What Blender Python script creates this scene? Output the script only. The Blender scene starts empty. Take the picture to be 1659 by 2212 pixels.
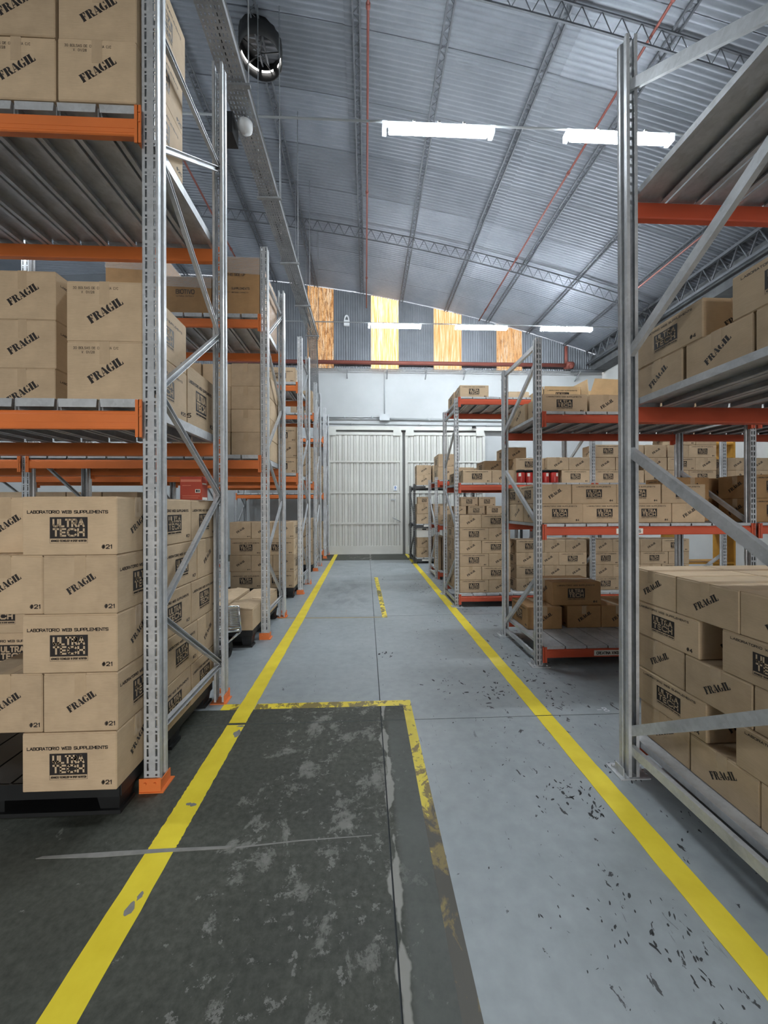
import bpy, bmesh, math, random
from mathutils import Vector, Matrix
random.seed(7)
sc = bpy.context.scene
COL = sc.collection

# ------------------------------------------------------------------ camera, world, exposure
F_PX, IMG_W, IMG_H, HORIZON = 830.0, 1659.0, 2212.0, 1097.0
YAW, ROLL, EYE = math.radians(2.62), 0.0032, 1.5
cd = bpy.data.cameras.new('camera')
cam = bpy.data.objects.new('camera', cd); COL.objects.link(cam)
cd.sensor_fit = 'HORIZONTAL'; cd.sensor_width = 36.0
cd.lens = F_PX / IMG_W * 36.0
cd.shift_y = (HORIZON - IMG_H / 2) / IMG_W
cd.clip_start = 0.05; cd.clip_end = 200
fw = Vector((math.sin(YAW), math.cos(YAW), 0)); rt = Vector((math.cos(YAW), -math.sin(YAW), 0)); up = Vector((0, 0, 1))
cx_ = rt * math.cos(ROLL) - up * math.sin(ROLL); cy_ = up * math.cos(ROLL) + rt * math.sin(ROLL)
M = Matrix.Identity(4)
for i in range(3):
    M[i][0], M[i][1], M[i][2] = cx_[i], cy_[i], -fw[i]
M[2][3] = EYE
cam.matrix_world = M
sc.camera = cam

w = bpy.data.worlds.new('world'); sc.world = w; w.use_nodes = True
w.node_tree.nodes['Background'].inputs[0].default_value = (1.0, 0.98, 0.95, 1)
w.node_tree.nodes['Background'].inputs[1].default_value = 3.8
sc.view_settings.view_transform = 'Standard'; sc.view_settings.look = 'None'
sc.view_settings.gamma = 1.0; sc.view_settings.use_curve_mapping = False
sc.view_settings.exposure = 1.88
pl = bpy.data.lights.new('added_doorway_portal', 'AREA'); pl.shape = 'RECTANGLE'; pl.size = 4.8; pl.size_y = 4.2; pl.cycles.is_portal = True
po = bpy.data.objects.new('added_doorway_portal', pl); COL.objects.link(po); po.location = (.8, -9.1, 2.1); po.rotation_euler = (math.radians(90), 0, 0)   # unseen doorway added so sky light fills the front faces
cy = sc.cycles
cy.max_bounces = 5; cy.diffuse_bounces = 3; cy.glossy_bounces = 2; cy.transmission_bounces = 2; cy.transparent_max_bounces = 6; cy.volume_bounces = 0
cy.caustics_reflective = False; cy.caustics_refractive = False
cy.use_adaptive_sampling = True; cy.adaptive_threshold = 0.03; cy.adaptive_min_samples = 16
cy.use_denoising = True
LAMP_POWER = 60.0
PANEL_POWER = 0.62

# ------------------------------------------------------------------ materials
def srgb(r, g, b):
    def c(x):
        x /= 255.0
        return x / 12.92 if x <= 0.04045 else ((x + 0.055) / 1.055) ** 2.4
    return (c(r), c(g), c(b), 1.0)

class NT:
    def __init__(s, name):
        s.m = bpy.data.materials.new(name); s.m.use_nodes = True
        s.t = s.m.node_tree; s.n = s.t.nodes; s.l = s.t.links
        s.b = s.n['Principled BSDF']
    def node(s, typ, **kw):
        n = s.n.new(typ)
        for k, v in kw.items(): setattr(n, k, v)
        return n
    def coord(s, kind='Object', scale=(1, 1, 1), loc=(0, 0, 0)):
        tc = s.node('ShaderNodeTexCoord'); mp = s.node('ShaderNodeMapping')
        mp.inputs['Scale'].default_value = scale; mp.inputs['Location'].default_value = loc
        s.l.new(tc.outputs[kind], mp.inputs['Vector']); return mp.outputs['Vector']
    def world(s, scale=(1, 1, 1), loc=(0, 0, 0)):
        g = s.node('ShaderNodeNewGeometry'); mp = s.node('ShaderNodeMapping')
        mp.inputs['Scale'].default_value = scale; mp.inputs['Location'].default_value = loc
        s.l.new(g.outputs['Position'], mp.inputs['Vector']); return mp.outputs['Vector']
    def noise(s, vec, scale, detail=4, rough=0.55, dist=0.0):
        n = s.node('ShaderNodeTexNoise'); n.inputs['Scale'].default_value = scale
        n.inputs['Detail'].default_value = detail; n.inputs['Roughness'].default_value = rough
        n.inputs['Distortion'].default_value = dist
        s.l.new(vec, n.inputs['Vector']); return n.outputs['Fac']
    def ramp(s, fac, stops, interp='LINEAR'):
        r = s.node('ShaderNodeValToRGB'); cr = r.color_ramp; cr.interpolation = interp
        while len(cr.elements) < len(stops): cr.elements.new(0.5)
        for e, (p, c) in zip(cr.elements, stops):
            e.position = p; e.color = c if len(c) == 4 else (*c, 1)
        s.l.new(fac, r.inputs['Fac']); return r.outputs['Color']
    def mix(s, fac, a, b, mode='MIX'):
        n = s.node('ShaderNodeMix', data_type='RGBA', blend_type=mode)
        for sock, v in ((n.inputs[0], fac), (n.inputs[6], a), (n.inputs[7], b)):
            if isinstance(v, (int, float)): sock.default_value = v
            elif isinstance(v, tuple): sock.default_value = v
            else: s.l.new(v, sock)
        return n.outputs[2]
    def math(s, op, a, b=0.0):
        n = s.node('ShaderNodeMath', operation=op)
        for sock, v in ((n.inputs[0], a), (n.inputs[1], b)):
            if isinstance(v, (int, float)): sock.default_value = v
            else: s.l.new(v, sock)
        return n.outputs[0]
    def rand(s): return s.node('ShaderNodeObjectInfo').outputs['Random']
    def set(s, **kw):
        for k, v in kw.items():
            k = {'color': 'Base Color', 'rough': 'Roughness', 'metal': 'Metallic', 'spec': 'Specular IOR Level'}.get(k, k)
            sock = s.b.inputs[k]
            if isinstance(v, (int, float, tuple)): sock.default_value = v
            else: s.l.new(v, sock)
        return s
    def bump(s, h, strength=0.2, dist=0.01):
        n = s.node('ShaderNodeBump'); n.inputs['Strength'].default_value = strength; n.inputs['Distance'].default_value = dist
        s.l.new(h, n.inputs['Height']); s.l.new(n.outputs['Normal'], s.b.inputs['Normal']); return s

BLACK, WHITE = (0, 0, 0, 1), (1, 1, 1, 1)
def simple(name, col, rough=0.5, metal=0.0, var=0.0, nscale=12, spec=0.5):
    t = NT(name); c = col
    if var:
        f = t.noise(t.coord(), nscale)
        lo = tuple(x * (1 - var) for x in col[:3]) + (1,); hi = tuple(min(1, x * (1 + var)) for x in col[:3]) + (1,)
        c = t.ramp(f, [(0.3, lo), (0.7, hi)])
    t.set(color=c, rough=rough, metal=metal, spec=spec)
    return t.m

def cardboard(name, col):
    t = NT(name)
    v = t.coord()
    f = t.noise(v, 9, 5); g = t.noise(t.coord(scale=(1, 1, 14)), 22, 2)
    a = tuple(x * 0.9 for x in col[:3]) + (1,); b = tuple(min(1, x * 1.08) for x in col[:3]) + (1,)
    c = t.ramp(f, [(0.3, a), (0.7, b)])
    c = t.mix(0.035, c, t.ramp(g, [(0.35, BLACK), (0.65, WHITE)]), 'OVERLAY')
    k = t.node('ShaderNodeMapRange'); k.inputs[3].default_value = 0.88; k.inputs[4].default_value = 1.08
    t.l.new(t.rand(), k.inputs[0])
    hs = t.node('ShaderNodeHueSaturation'); t.l.new(c, hs.inputs['Color']); t.l.new(k.outputs[0], hs.inputs['Value'])
    t.set(color=hs.outputs['Color'], rough=0.72, spec=0.25)
    t.bump(t.noise(v, 3.0, 2), 0.25, 0.01)
    return t.m

M_CARD = cardboard('kraft_cardboard', srgb(195, 171, 141))
M_BROWN = cardboard('brown_cardboard', srgb(178, 140, 98))
M_KNOCK = simple('print_gap_cardboard', srgb(194, 171, 142), 0.75, 0, 0.06, 30, 0.2)
M_INK = simple('black_print_ink', srgb(36, 30, 28), 0.6, 0, 0.2, 60)
M_TAPE = simple('clear_packing_tape', srgb(190, 166, 136), 0.18, 0, 0.04, 30, 0.55)
M_INSIDE = cardboard('box_inside_cardboard', srgb(214, 188, 150))

def galv(name, base, rough=0.36, metal=0.75):
    t = NT(name); v = t.world()
    vo = t.node('ShaderNodeTexVoronoi'); vo.inputs['Scale'].default_value = 55; t.l.new(v, vo.inputs['Vector'])
    f = t.noise(v, 6, 5)
    a = tuple(x * 0.78 for x in base[:3]) + (1,); b = tuple(min(1, x * 1.12) for x in base[:3]) + (1,)
    c = t.mix(0.18, t.ramp(f, [(0.3, a), (0.7, b)]), vo.outputs['Color'], 'SOFT_LIGHT')
    bw = t.node('ShaderNodeRGBToBW'); t.l.new(c, bw.inputs[0])
    tint = t.mix(1.0, bw.outputs[0], (0.97, 1.0, 1.03, 1), 'MULTIPLY')
    r = t.ramp(f, [(0.3, (rough + 0.12,) * 3), (0.7, (rough - 0.06,) * 3)])
    t.set(color=tint, rough=r, metal=metal); return t.m
M_GALV = galv('galvanized_steel', srgb(192, 195, 196), .42, .3)
M_DECK = galv('galvanized_deck', srgb(196, 198, 198), 0.5, 0.35)
M_DARKSTEEL = galv('dark_grey_steel', srgb(74, 80, 90), 0.45, 0.4)

def paint(name, col, rough=0.42):
    t = NT(name); v = t.coord()
    f = t.noise(v, 3, 4); g = t.noise(t.coord(scale=(1, 6, 6)), 14, 6, 0.7)
    a = tuple(x * 0.86 for x in col[:3]) + (1,)
    c = t.ramp(f, [(0.3, a), (0.7, col)])
    c = t.mix(t.ramp(g, [(0.70, BLACK), (0.76, (0.35,) * 3)]), c, srgb(120, 90, 80))
    t.set(color=c, rough=rough); return t.m
M_ORANGE = paint('orange_beam_paint', srgb(228, 124, 62))
M_RED = paint('red_orange_beam_paint', srgb(204, 88, 58))
M_PIPE = paint('red_pipe_paint', srgb(132, 72, 62), 0.6)

def tri_mask(t, pos, axis, lo, hi, soft):
    """1 inside lo..hi along an axis of world position, with soft edges"""
    sp = t.node('ShaderNodeSeparateXYZ'); t.l.new(pos, sp.inputs[0])
    a = t.node('ShaderNodeMapRange', interpolation_type='SMOOTHSTEP'); a.inputs[1].default_value = lo - soft; a.inputs[2].default_value = lo + soft
    b = t.node('ShaderNodeMapRange', interpolation_type='SMOOTHSTEP'); b.inputs[1].default_value = hi + soft; b.inputs[2].default_value = hi - soft
    t.l.new(sp.outputs[axis], a.inputs[0]); t.l.new(sp.outputs[axis], b.inputs[0])
    return t.math('MULTIPLY', a.outputs[0], b.outputs[0])

def floor_paint():
    t = NT('painted_floor'); p = t.world()
    f = t.noise(p, 1.1, 6); f2 = t.noise(p, 14, 5)
    c = t.ramp(f, [(0.28, srgb(138, 145, 148)), (0.5, srgb(147, 154, 157)), (0.75, srgb(154, 160, 163))])
    c = t.mix(0.12, c, t.ramp(f2, [(0.3, BLACK), (0.7, WHITE)]), 'SOFT_LIGHT')
    # paint chipped off: dark flecks, dense along the right lane line
    fleck = t.noise(t.world(scale=(1.0, 0.6, 1)), 15, 6, 0.66, 0.5)
    dens = t.noise(p, 0.8, 2)
    band = tri_mask(t, p, 0, 0.75, 2.0, 0.35)
    thr = t.math('ADD', t.math('MULTIPLY', band, 0.06), t.math('MULTIPLY', dens, 0.22))
    k = t.math('SUBTRACT', t.math('ADD', fleck, thr), 0.80)
    chip = t.ramp(k, [(0.0, BLACK), (0.01, WHITE)])
    c = t.mix(chip, c, srgb(52, 54, 56))
    # fine scratches
    sc1 = t.noise(t.world(scale=(9, 1.2, 1)), 6, 3, 0.5, 1.2)
    scr = t.ramp(sc1, [(0.715, BLACK), (0.73, (0.6,) * 3)])
    c = t.mix(scr, c, srgb(84, 88, 90))
    # rubbed grey area ahead of the gate
    wear = t.math('MULTIPLY', tri_mask(t, p, 1, 5.7, 8.0, 0.25), tri_mask(t, p, 0, -0.75, 0.02, 0.1))
    wf = t.ramp(t.noise(t.world(scale=(1, 0.5, 1)), 5, 6, 0.65), [(0.42, BLACK), (0.58, (0.55,) * 3)])
    c = t.mix(t.math('MULTIPLY', wear, wf), c, srgb(112, 118, 120))
    r = t.ramp(t.noise(p, 3, 4), [(0.3, (0.34,) * 3), (0.7, (0.5,) * 3)])
    t.set(color=c, rough=r, spec=0.45)
    t.bump(k, 0.05, 0.002); return t.m

def bare_concrete():
    t = NT('bare_concrete'); p = t.world()
    f = t.noise(p, 1.6, 8, 0.62); f2 = t.noise(p, 34, 5, .65)
    c = t.ramp(f, [(0.28, srgb(60, 62, 56)), (0.5, srgb(71, 73, 66)), (0.74, srgb(86, 87, 79))])
    c = t.mix(0.35, c, t.ramp(f2, [(0.3, BLACK), (0.7, WHITE)]), 'SOFT_LIGHT')
    zone = tri_mask(t, p, 0, -0.66, 0.2, 0.14)
    pat = t.noise(t.world(scale=(1, .8, 1)), 4.6, 10, 0.74, 0.25)
    k = t.math('ADD', t.math('SUBTRACT', pat, 0.640), t.math('MULTIPLY', zone, 0.095))
    c = t.mix(t.ramp(k, [(0.0, BLACK), (0.012, (0.35,) * 3), (0.07, (0.8,) * 3)]), c, srgb(134, 133, 127))
    fine = t.noise(p, 15, 8, 0.72)
    k2 = t.math('ADD', t.math('SUBTRACT', fine, 0.662), t.math('MULTIPLY', zone, 0.07))
    c = t.mix(t.ramp(k2, [(0.0, BLACK), (0.015, (0.65,) * 3)]), c, srgb(136, 135, 130))
    edge = t.math('MULTIPLY', tri_mask(t, p, 0, 0.14, 0.29, 0.02), tri_mask(t, p, 1, 0.5, 2.75, 0.1))
    c = t.mix(t.math('MULTIPLY', edge, t.ramp(f, [(.35, (.3,) * 3), (.6, (.75,) * 3)])), c, srgb(100, 103, 100))
    # crumbled filler along the long joint
    jx = t.math('ADD', t.noise(t.world(scale=(.1, 1, 1)), 2.5, 5, .6), -.5)
    sp = t.node('ShaderNodeSeparateXYZ'); t.l.new(p, sp.inputs[0])
    dist = t.math('ABSOLUTE', t.math('SUBTRACT', t.math('ADD', sp.outputs[0], t.math('MULTIPLY', jx, .10)), .115))
    wide = t.math('MULTIPLY', t.ramp(t.noise(t.world(scale=(.2, 1, 1)), 3.1, 4), [(.40, BLACK), (.62, WHITE)]), .034)
    line = t.ramp(t.math('SUBTRACT', wide, dist), [(0.0, BLACK), (.006, (.8,) * 3)])
    c = t.mix(line, c, srgb(160, 158, 152))
    t.set(color=c, rough=t.ramp(f, [(0.3, (0.5,) * 3), (0.7, (0.7,) * 3)]), spec=0.3)
    t.bump(t.noise(p, 24, 6, 0.7), 0.2, 0.004); return t.m

def yellow(name, wear, dark):
    t = NT(name); p = t.world()
    c = t.ramp(t.noise(p, 6, 5), [(0.3, srgb(222, 198, 40)), (0.7, srgb(238, 216, 58))])
    k = t.noise(t.world(scale=(1, 0.7, 1)), 11, 6, 0.65, 0.4)
    c = t.mix(t.ramp(k, [(wear, BLACK), (wear + 0.05, (0.85,) * 3)]), c, dark)
    t.set(color=c, rough=0.45); return t.m
M_FLOOR = floor_paint(); M_CONC = bare_concrete()
M_YEL = yellow('yellow_line_paint', 0.78, srgb(120, 116, 108))
M_YELWORN = yellow('worn_yellow_paint', 0.50, srgb(92, 78, 50))
def graded_yellow():
    t = NT('border_paint_wearing_away'); p = t.world()
    c = t.ramp(t.noise(p, 6, 5), [(0.3, srgb(206, 184, 38)), (0.7, srgb(228, 208, 60))])
    sp = t.node('ShaderNodeSeparateXYZ'); t.l.new(p, sp.inputs[0])
    g1 = t.node('ShaderNodeMapRange'); g1.inputs[1].default_value = 1.15; g1.inputs[2].default_value = 2.5; g1.inputs[3].default_value = -.30; g1.inputs[4].default_value = .06; t.l.new(sp.outputs[1], g1.inputs[0])
    k = t.math('SUBTRACT', t.noise(t.world(scale=(1, .6, 1)), 12, 7, .68, .4), g1.outputs[0])
    c = t.mix(t.ramp(k, [(.50, BLACK), (.54, (.9,) * 3)]), c, srgb(104, 84, 44))
    c = t.mix(t.ramp(k, [(.62, BLACK), (.70, (.9,) * 3)]), c, srgb(46, 44, 38))
    t.set(color=c, rough=.5); return t.m
M_YELFADE = graded_yellow()
M_YELGONE = yellow('rubbed_off_yellow_paint', 0.36, srgb(52, 50, 44))
M_JOINT = simple('joint_filler', srgb(70, 74, 76), 0.85)
M_WALL = simple('white_plaster', srgb(174, 177, 178), 0.8, 0, 0.05, 1.3)
M_GATE = simple('cream_gate_paint', srgb(196, 196, 190), 0.55, 0, 0.05, 2.5)
M_GATEEDGE = simple('gate_gap_grey', srgb(120, 120, 118), 0.7)
M_EAVESHADE = simple('dark_eaves_shade', srgb(92, 94, 96), 0.9, 0, 0.2, 5)  # dark tone standing in for shadow under the eaves
M_PLASTER2 = simple('grey_white_plaster', srgb(196, 196, 194), 0.85, 0, 0.08, 1.1)

def zinc(name, lo, hi, metal=0.35, rough=0.5):
    t = NT(name); p = t.world()
    c = t.ramp(t.noise(p, 0.7, 6, 0.65), [(0.3, lo), (0.7, hi)])
    k = t.node('ShaderNodeMapRange'); k.inputs[3].default_value = 0.86; k.inputs[4].default_value = 1.1
    t.l.new(t.rand(), k.inputs[0])
    hs = t.node('ShaderNodeHueSaturation'); t.l.new(c, hs.inputs['Color']); t.l.new(k.outputs[0], hs.inputs['Value'])
    t.set(color=hs.outputs['Color'], rough=rough, metal=metal); return t.m
M_ROOF = zinc('zinc_roof_sheet', srgb(112, 117, 125), srgb(138, 142, 150), .2, .5)
M_GABLE = zinc('zinc_gable_sheet', srgb(112, 116, 122), srgb(140, 144, 150))
M_TRUSS = simple('dark_painted_steel', srgb(98, 101, 106), 0.6, 0.3, 0.15, 5)
M_CONDUIT = simple('grey_conduit', srgb(168, 172, 174), 0.5, 0.2)
M_BLACK = simple('black_plastic', srgb(26, 27, 28), 0.5, 0, 0.2, 8)
M_RUBBER = simple('black_rubber', srgb(18, 18, 18), 0.7)
M_CHROME = simple('bright_chrome', srgb(214, 218, 222), 0.16, 1.0)
M_TRAY = galv('galvanized_cable_tray', srgb(170, 174, 174), 0.45, 0.5)
M_WHITEPL = simple('white_plastic', srgb(226, 228, 230), 0.45)
M_PAPER = simple('white_paper_label', srgb(232, 230, 222), 0.7)
M_JAR = simple('red_jar_label', srgb(176, 50, 44), 0.35, 0, 0.12, 8)
M_REDBOX = simple('red_carton_print', srgb(186, 74, 52), 0.4, 0, 0.15, 7)
M_BLUE = simple('blue_sign_print', srgb(44, 110, 180), 0.5)
M_OCHRE = simple('ochre_board', srgb(190, 140, 50), 0.6, 0, 0.1)

def film():
    t = NT('stretch_film'); t.set(color=(0.95, 0.97, 1, 1), rough=0.12)
    t.set(Alpha=0.28); t.bump(t.noise(t.coord(scale=(1, 1, 3)), 14, 5), 0.8, 0.03); return t.m
M_FILM = film()
def clear():
    t = NT('clear_lamp_cover'); t.set(color=(0.9, 0.95, 1, 1), rough=0.1); t.set(Alpha=0.35); return t.m
M_CLEAR = clear()
def emis(name, col, strength):
    t = NT(name); t.set(color=BLACK); t.b.inputs['Emission Color'].default_value = col
    t.b.inputs['Emission Strength'].default_value = strength; return t.m
M_LED = emis('led_diffuser', (0.86, 0.94, 1.0, 1), LAMP_POWER)
M_DAY = emis('daylight_gap', (1.0, 0.97, 0.94, 1), 2.2)
def amber(name, strength, shade_streak):
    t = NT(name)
    f = t.noise(t.world(scale=(1, 1, 0.05)), 26, 4, 0.65); g = t.noise(t.world(scale=(1, 1, 0.22)), 16, 6, 0.72)  # streaks in the glow colour stand in for light through the corrugation
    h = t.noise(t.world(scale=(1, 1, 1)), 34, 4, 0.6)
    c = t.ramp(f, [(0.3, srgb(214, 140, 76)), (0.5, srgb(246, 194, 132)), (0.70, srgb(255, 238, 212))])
    c = t.mix(t.ramp(g, [(shade_streak, BLACK), (shade_streak + 0.14, (0.8,) * 3)]), c, srgb(128, 76, 40))
    c = t.mix(t.ramp(h, [(shade_streak + .06, BLACK), (shade_streak + 0.12, (0.5,) * 3)]), c, srgb(110, 66, 36))
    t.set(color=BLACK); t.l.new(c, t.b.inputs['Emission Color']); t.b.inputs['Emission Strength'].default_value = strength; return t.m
M_AMBER = [amber('sunlit_fibreglass_streaked', PANEL_POWER * 0.42, 0.47), amber('sunlit_fibreglass_bright', PANEL_POWER * 0.95, 0.68),
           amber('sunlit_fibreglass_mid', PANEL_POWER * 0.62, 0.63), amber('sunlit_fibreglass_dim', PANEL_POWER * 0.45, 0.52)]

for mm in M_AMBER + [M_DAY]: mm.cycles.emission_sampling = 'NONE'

# ------------------------------------------------------------------ mesh helpers
class MB:
    def __init__(s): s.v = []; s.f = []; s.m = []; s.sm = []
    def face(s, pts, mat=0, smooth=False):
        i = len(s.v); s.v += [tuple(p) for p in pts]; s.f.append(tuple(range(i, i + len(pts)))); s.m.append(mat); s.sm.append(smooth)
    def box(s, x0, x1, y0, y1, z0, z1, mat=0):
        i = len(s.v)
        s.v += [(x0, y0, z0), (x1, y0, z0), (x1, y1, z0), (x0, y1, z0), (x0, y0, z1), (x1, y0, z1), (x1, y1, z1), (x0, y1, z1)]
        for q in ((3, 2, 1, 0), (4, 5, 6, 7), (0, 1, 5, 4), (1, 2, 6, 5), (2, 3, 7, 6), (3, 0, 4, 7)):
            s.f.append(tuple(i + k for k in q)); s.m.append(mat); s.sm.append(False)
    def prism(s, prof, a, b, mat=0, caps=True, smooth=False):
        """prof: list of (p,q) offsets in plane spanned by ax,ay for a path a->b given as frames"""
        n = len(prof); i = len(s.v)
        s.v += [tuple(a(p)) for p in prof] + [tuple(b(p)) for p in prof]
        for k in range(n):
            j = (k + 1) % n
            s.f.append((i + k, i + j, i + n + j, i + n + k)); s.m.append(mat); s.sm.append(smooth)
        if caps:
            s.f.append(tuple(i + k for k in reversed(range(n)))); s.m.append(mat); s.sm.append(False)
            s.f.append(tuple(i + n + k for k in range(n))); s.m.append(mat); s.sm.append(False)
    def bar(s, p0, p1, prof, mat=0, upv=(0, 0, 1), caps=True, smooth=False):
        p0 = Vector(p0); p1 = Vector(p1); d = (p1 - p0).normalized(); u = Vector(upv)
        if abs(d.dot(u)) > 0.98: u = Vector((0, 1, 0)) if abs(d.y) < 0.9 else Vector((1, 0, 0))
        sx = d.cross(u).normalized(); sy = sx.cross(d)
        s.prism(prof, lambda q: p0 + sx * q[0] + sy * q[1], lambda q: p1 + sx * q[0] + sy * q[1], mat, caps, smooth)
    def tube(s, p0, p1, r, n=8, mat=0, r1=None):
        r1 = r if r1 is None else r1
        p0 = Vector(p0); p1 = Vector(p1); d = (p1 - p0).normalized(); u = Vector((0, 0, 1))
        if abs(d.dot(u)) > 0.98: u = Vector((0, 1, 0))
        sx = d.cross(u).normalized(); sy = sx.cross(d); i = len(s.v)
        for (c, rr) in ((p0, r), (p1, r1)):
            for k in range(n):
                a = 2 * math.pi * k / n; s.v.append(tuple(c + sx * (rr * math.cos(a)) + sy * (rr * math.sin(a))))
        for k in range(n):
            j = (k + 1) % n; s.f.append((i + j, i + k, i + n + k, i + n + j)); s.m.append(mat); s.sm.append(True)
        s.f.append(tuple(i + k for k in range(n))); s.m.append(mat); s.sm.append(False)
        s.f.append(tuple(i + n + k for k in reversed(range(n)))); s.m.append(mat); s.sm.append(False)
    def lathe(s, prof, c=(0, 0, 0), n=16, mats=None):
        i = len(s.v)
        for (r, z) in prof:
            for k in range(n):
                a = 2 * math.pi * k / n; s.v.append((c[0] + r * math.cos(a), c[1] + r * math.sin(a), c[2] + z))
        for j in range(len(prof) - 1):
            for k in range(n):
                k2 = (k + 1) % n
                s.f.append((i + j * n + k, i + j * n + k2, i + (j + 1) * n + k2, i + (j + 1) * n + k)); s.m.append(mats[j] if mats else 0); s.sm.append(True)
    def mesh(s, name, mats):
        me = bpy.data.meshes.new(name); me.from_pydata(s.v, [], s.f)
        for m in mats: me.materials.append(m)
        me.polygons.foreach_set('material_index', s.m); me.polygons.foreach_set('use_smooth', s.sm)
        me.update(); return me
    def build(s, name, mats, parent=None, loc=None, rz=0.0):
        return put(name, s.mesh(name, mats if isinstance(mats, (list, tuple)) else [mats]), parent, loc, rz)

def put(name, me, parent=None, loc=None, rz=0.0):
    o = bpy.data.objects.new(name, me); COL.objects.link(o)
    if parent is not None: o.parent = parent
    if loc is not None: o.location = loc
    if rz: o.rotation_euler = (0, 0, rz)
    return o
def tag(o, label=None, cat=None, group=None, kind=None):
    if label: o['label'] = label
    if cat: o['category'] = cat
    if group: o['group'] = group
    if kind: o['kind'] = kind
    return o
def empty(name, loc=(0, 0, 0), parent=None):
    o = bpy.data.objects.new(name, None); COL.objects.link(o); o.location = loc; o.empty_display_size = 0.1
    if parent is not None: o.parent = parent
    return o
def solid(me, th):
    bm = bmesh.new(); bm.from_mesh(me)
    bmesh.ops.remove_doubles(bm, verts=bm.verts, dist=1e-5)
    bmesh.ops.recalc_face_normals(bm, faces=bm.faces)
    bmesh.ops.solidify(bm, geom=list(bm.faces), thickness=th)
    bm.to_mesh(me); bm.free(); return me

# ------------------------------------------------------------------ lettering
FONT = {
 'A': [[(0, 0), (.5, 1), (1, 0)], [(.2, .33), (.8, .33)]],
 'B': [[(0, 0), (0, 1), (.82, 1), (.95, .76), (.82, .53), (0, .53)], [(.82, .53), (1, .27), (.85, 0), (0, 0)]],
 'C': [[(1, .82), (.8, 1), (.25, 1), (0, .72), (0, .28), (.25, 0), (.8, 0), (1, .18)]],
 'D': [[(0, 0), (0, 1), (.75, 1), (1, .75), (1, .25), (.75, 0), (0, 0)]],
 'E': [[(1, 1), (0, 1), (0, 0), (1, 0)], [(0, .5), (.85, .5)]],
 'F': [[(1, 1), (0, 1), (0, 0)], [(0, .5), (.8, .5)]],
 'G': [[(1, .82), (.85, 1), (.15, 1), (0, .82), (0, .18), (.15, 0), (.85, 0), (1, .18), (1, .48), (.55, .48)]],
 'H': [[(0, 0), (0, 1)], [(1, 0), (1, 1)], [(0, .52), (1, .52)]],
 'I': [[(.5, 0), (.5, 1)]],
 'K': [[(0, 0), (0, 1)], [(1, 1), (0, .45), (1, 0)]],
 'L': [[(0, 1), (0, 0), (1, 0)]],
 'M': [[(0, 0), (0, 1), (.5, .3), (1, 1), (1, 0)]],
 'N': [[(0, 0), (0, 1), (1, 0), (1, 1)]],
 'O': [[(.18, 0), (0, .2), (0, .8), (.18, 1), (.82, 1), (1, .8), (1, .2), (.82, 0), (.18, 0)]],
 'P': [[(0, 0), (0, 1), (.85, 1), (1, .8), (1, .6), (.85, .42), (0, .42)]],
 'R': [[(0, 0), (0, 1), (.85, 1), (1, .82), (1, .64), (.85, .46), (0, .46)], [(.55, .46), (1, 0)]],
 'S': [[(1, .84), (.85, 1), (.15, 1), (0, .86), (0, .66), (.15, .54), (.85, .46), (1, .34), (1, .14), (.85, 0), (.15, 0), (0, .16)]],
 'T': [[(0, 1), (1, 1)], [(.5, 1), (.5, 0)]],
 'U': [[(0, 1), (0, .24), (.22, 0), (.78, 0), (1, .24), (1, 1)]],
 'V': [[(0, 1), (.5, 0), (1, 1)]],
 'W': [[(0, 1), (.25, 0), (.5, .9), (.75, 0), (1, 1)]],
 'X': [[(0, 0), (1, 1)], [(0, 1), (1, 0)]],
 'Y': [[(0, 1), (.5, .5), (1, 1)], [(.5, .5), (.5, 0)]],
 '0': [[(.2, 0), (0, .25), (0, .75), (.2, 1), (.8, 1), (1, .75), (1, .25), (.8, 0), (.2, 0)]],
 '1': [[(.2, .78), (.6, 1), (.6, 0)]],
 '2': [[(0, .75), (.2, 1), (.8, 1), (1, .8), (1, .6), (0, 0), (1, 0)]],
 '4': [[(.75, 0), (.75, 1), (0, .3), (1, .3)]],
 '5': [[(1, 1), (.1, 1), (0, .55), (.75, .6), (1, .4), (1, .18), (.75, 0), (0, .05)]],
 '8': [[(.5, .53), (.1, .7), (.15, 1), (.85, 1), (.9, .7), (.5, .53), (0, .3), (.1, 0), (.9, 0), (1, .3), (.5, .53)]],
 '#': [[(.3, 0), (.42, 1)], [(.62, 0), (.74, 1)], [(0, .34), (.95, .34)], [(.05, .68), (1, .68)]],
 '/': [[(.1, -.1), (.9, 1.1)]], '.': [[(.4, 0), (.6, 0)]], '-': [[(.1, .45), (.9, .45)]],
}
def seg_quads(pts, w):
    out = []
    for (a, b) in zip(pts, pts[1:]):
        dx, dy = b[0] - a[0], b[1] - a[1]; L = math.hypot(dx, dy)
        if L < 1e-9: continue
        dx /= L; dy /= L; h = w / 2; e = h * 0.8
        nx, ny = -dy * h, dx * h
        ax, ay, bx, by = a[0] - dx * e, a[1] - dy * e, b[0] + dx * e, b[1] + dy * e
        out.append([(ax - nx, ay - ny), (bx - nx, by - ny), (bx + nx, by + ny), (ax + nx, ay + ny)])
    return out
def text_quads(txt, x, y, h, cw, gap, stroke, widths=None):
    """quads of a line of text starting at x, baseline y; cw letter width, gap between letters"""
    out = []
    for ch in txt:
        if ch == ' ': x += cw * 0.62 + gap; continue
        k = (widths or {}).get(ch, {'I': .3, '1': .6, '.': .4, 'W': 1.35, 'M': 1.15, 'L': .9, 'T': .95, '/': .6}.get(ch, 1.0))
        ww = cw * k
        for pl in FONT.get(ch, []):
            out += seg_quads([(x + p[0] * ww, y + p[1] * h) for p in pl], stroke)
        x += ww + gap
    return out, x - gap
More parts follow.
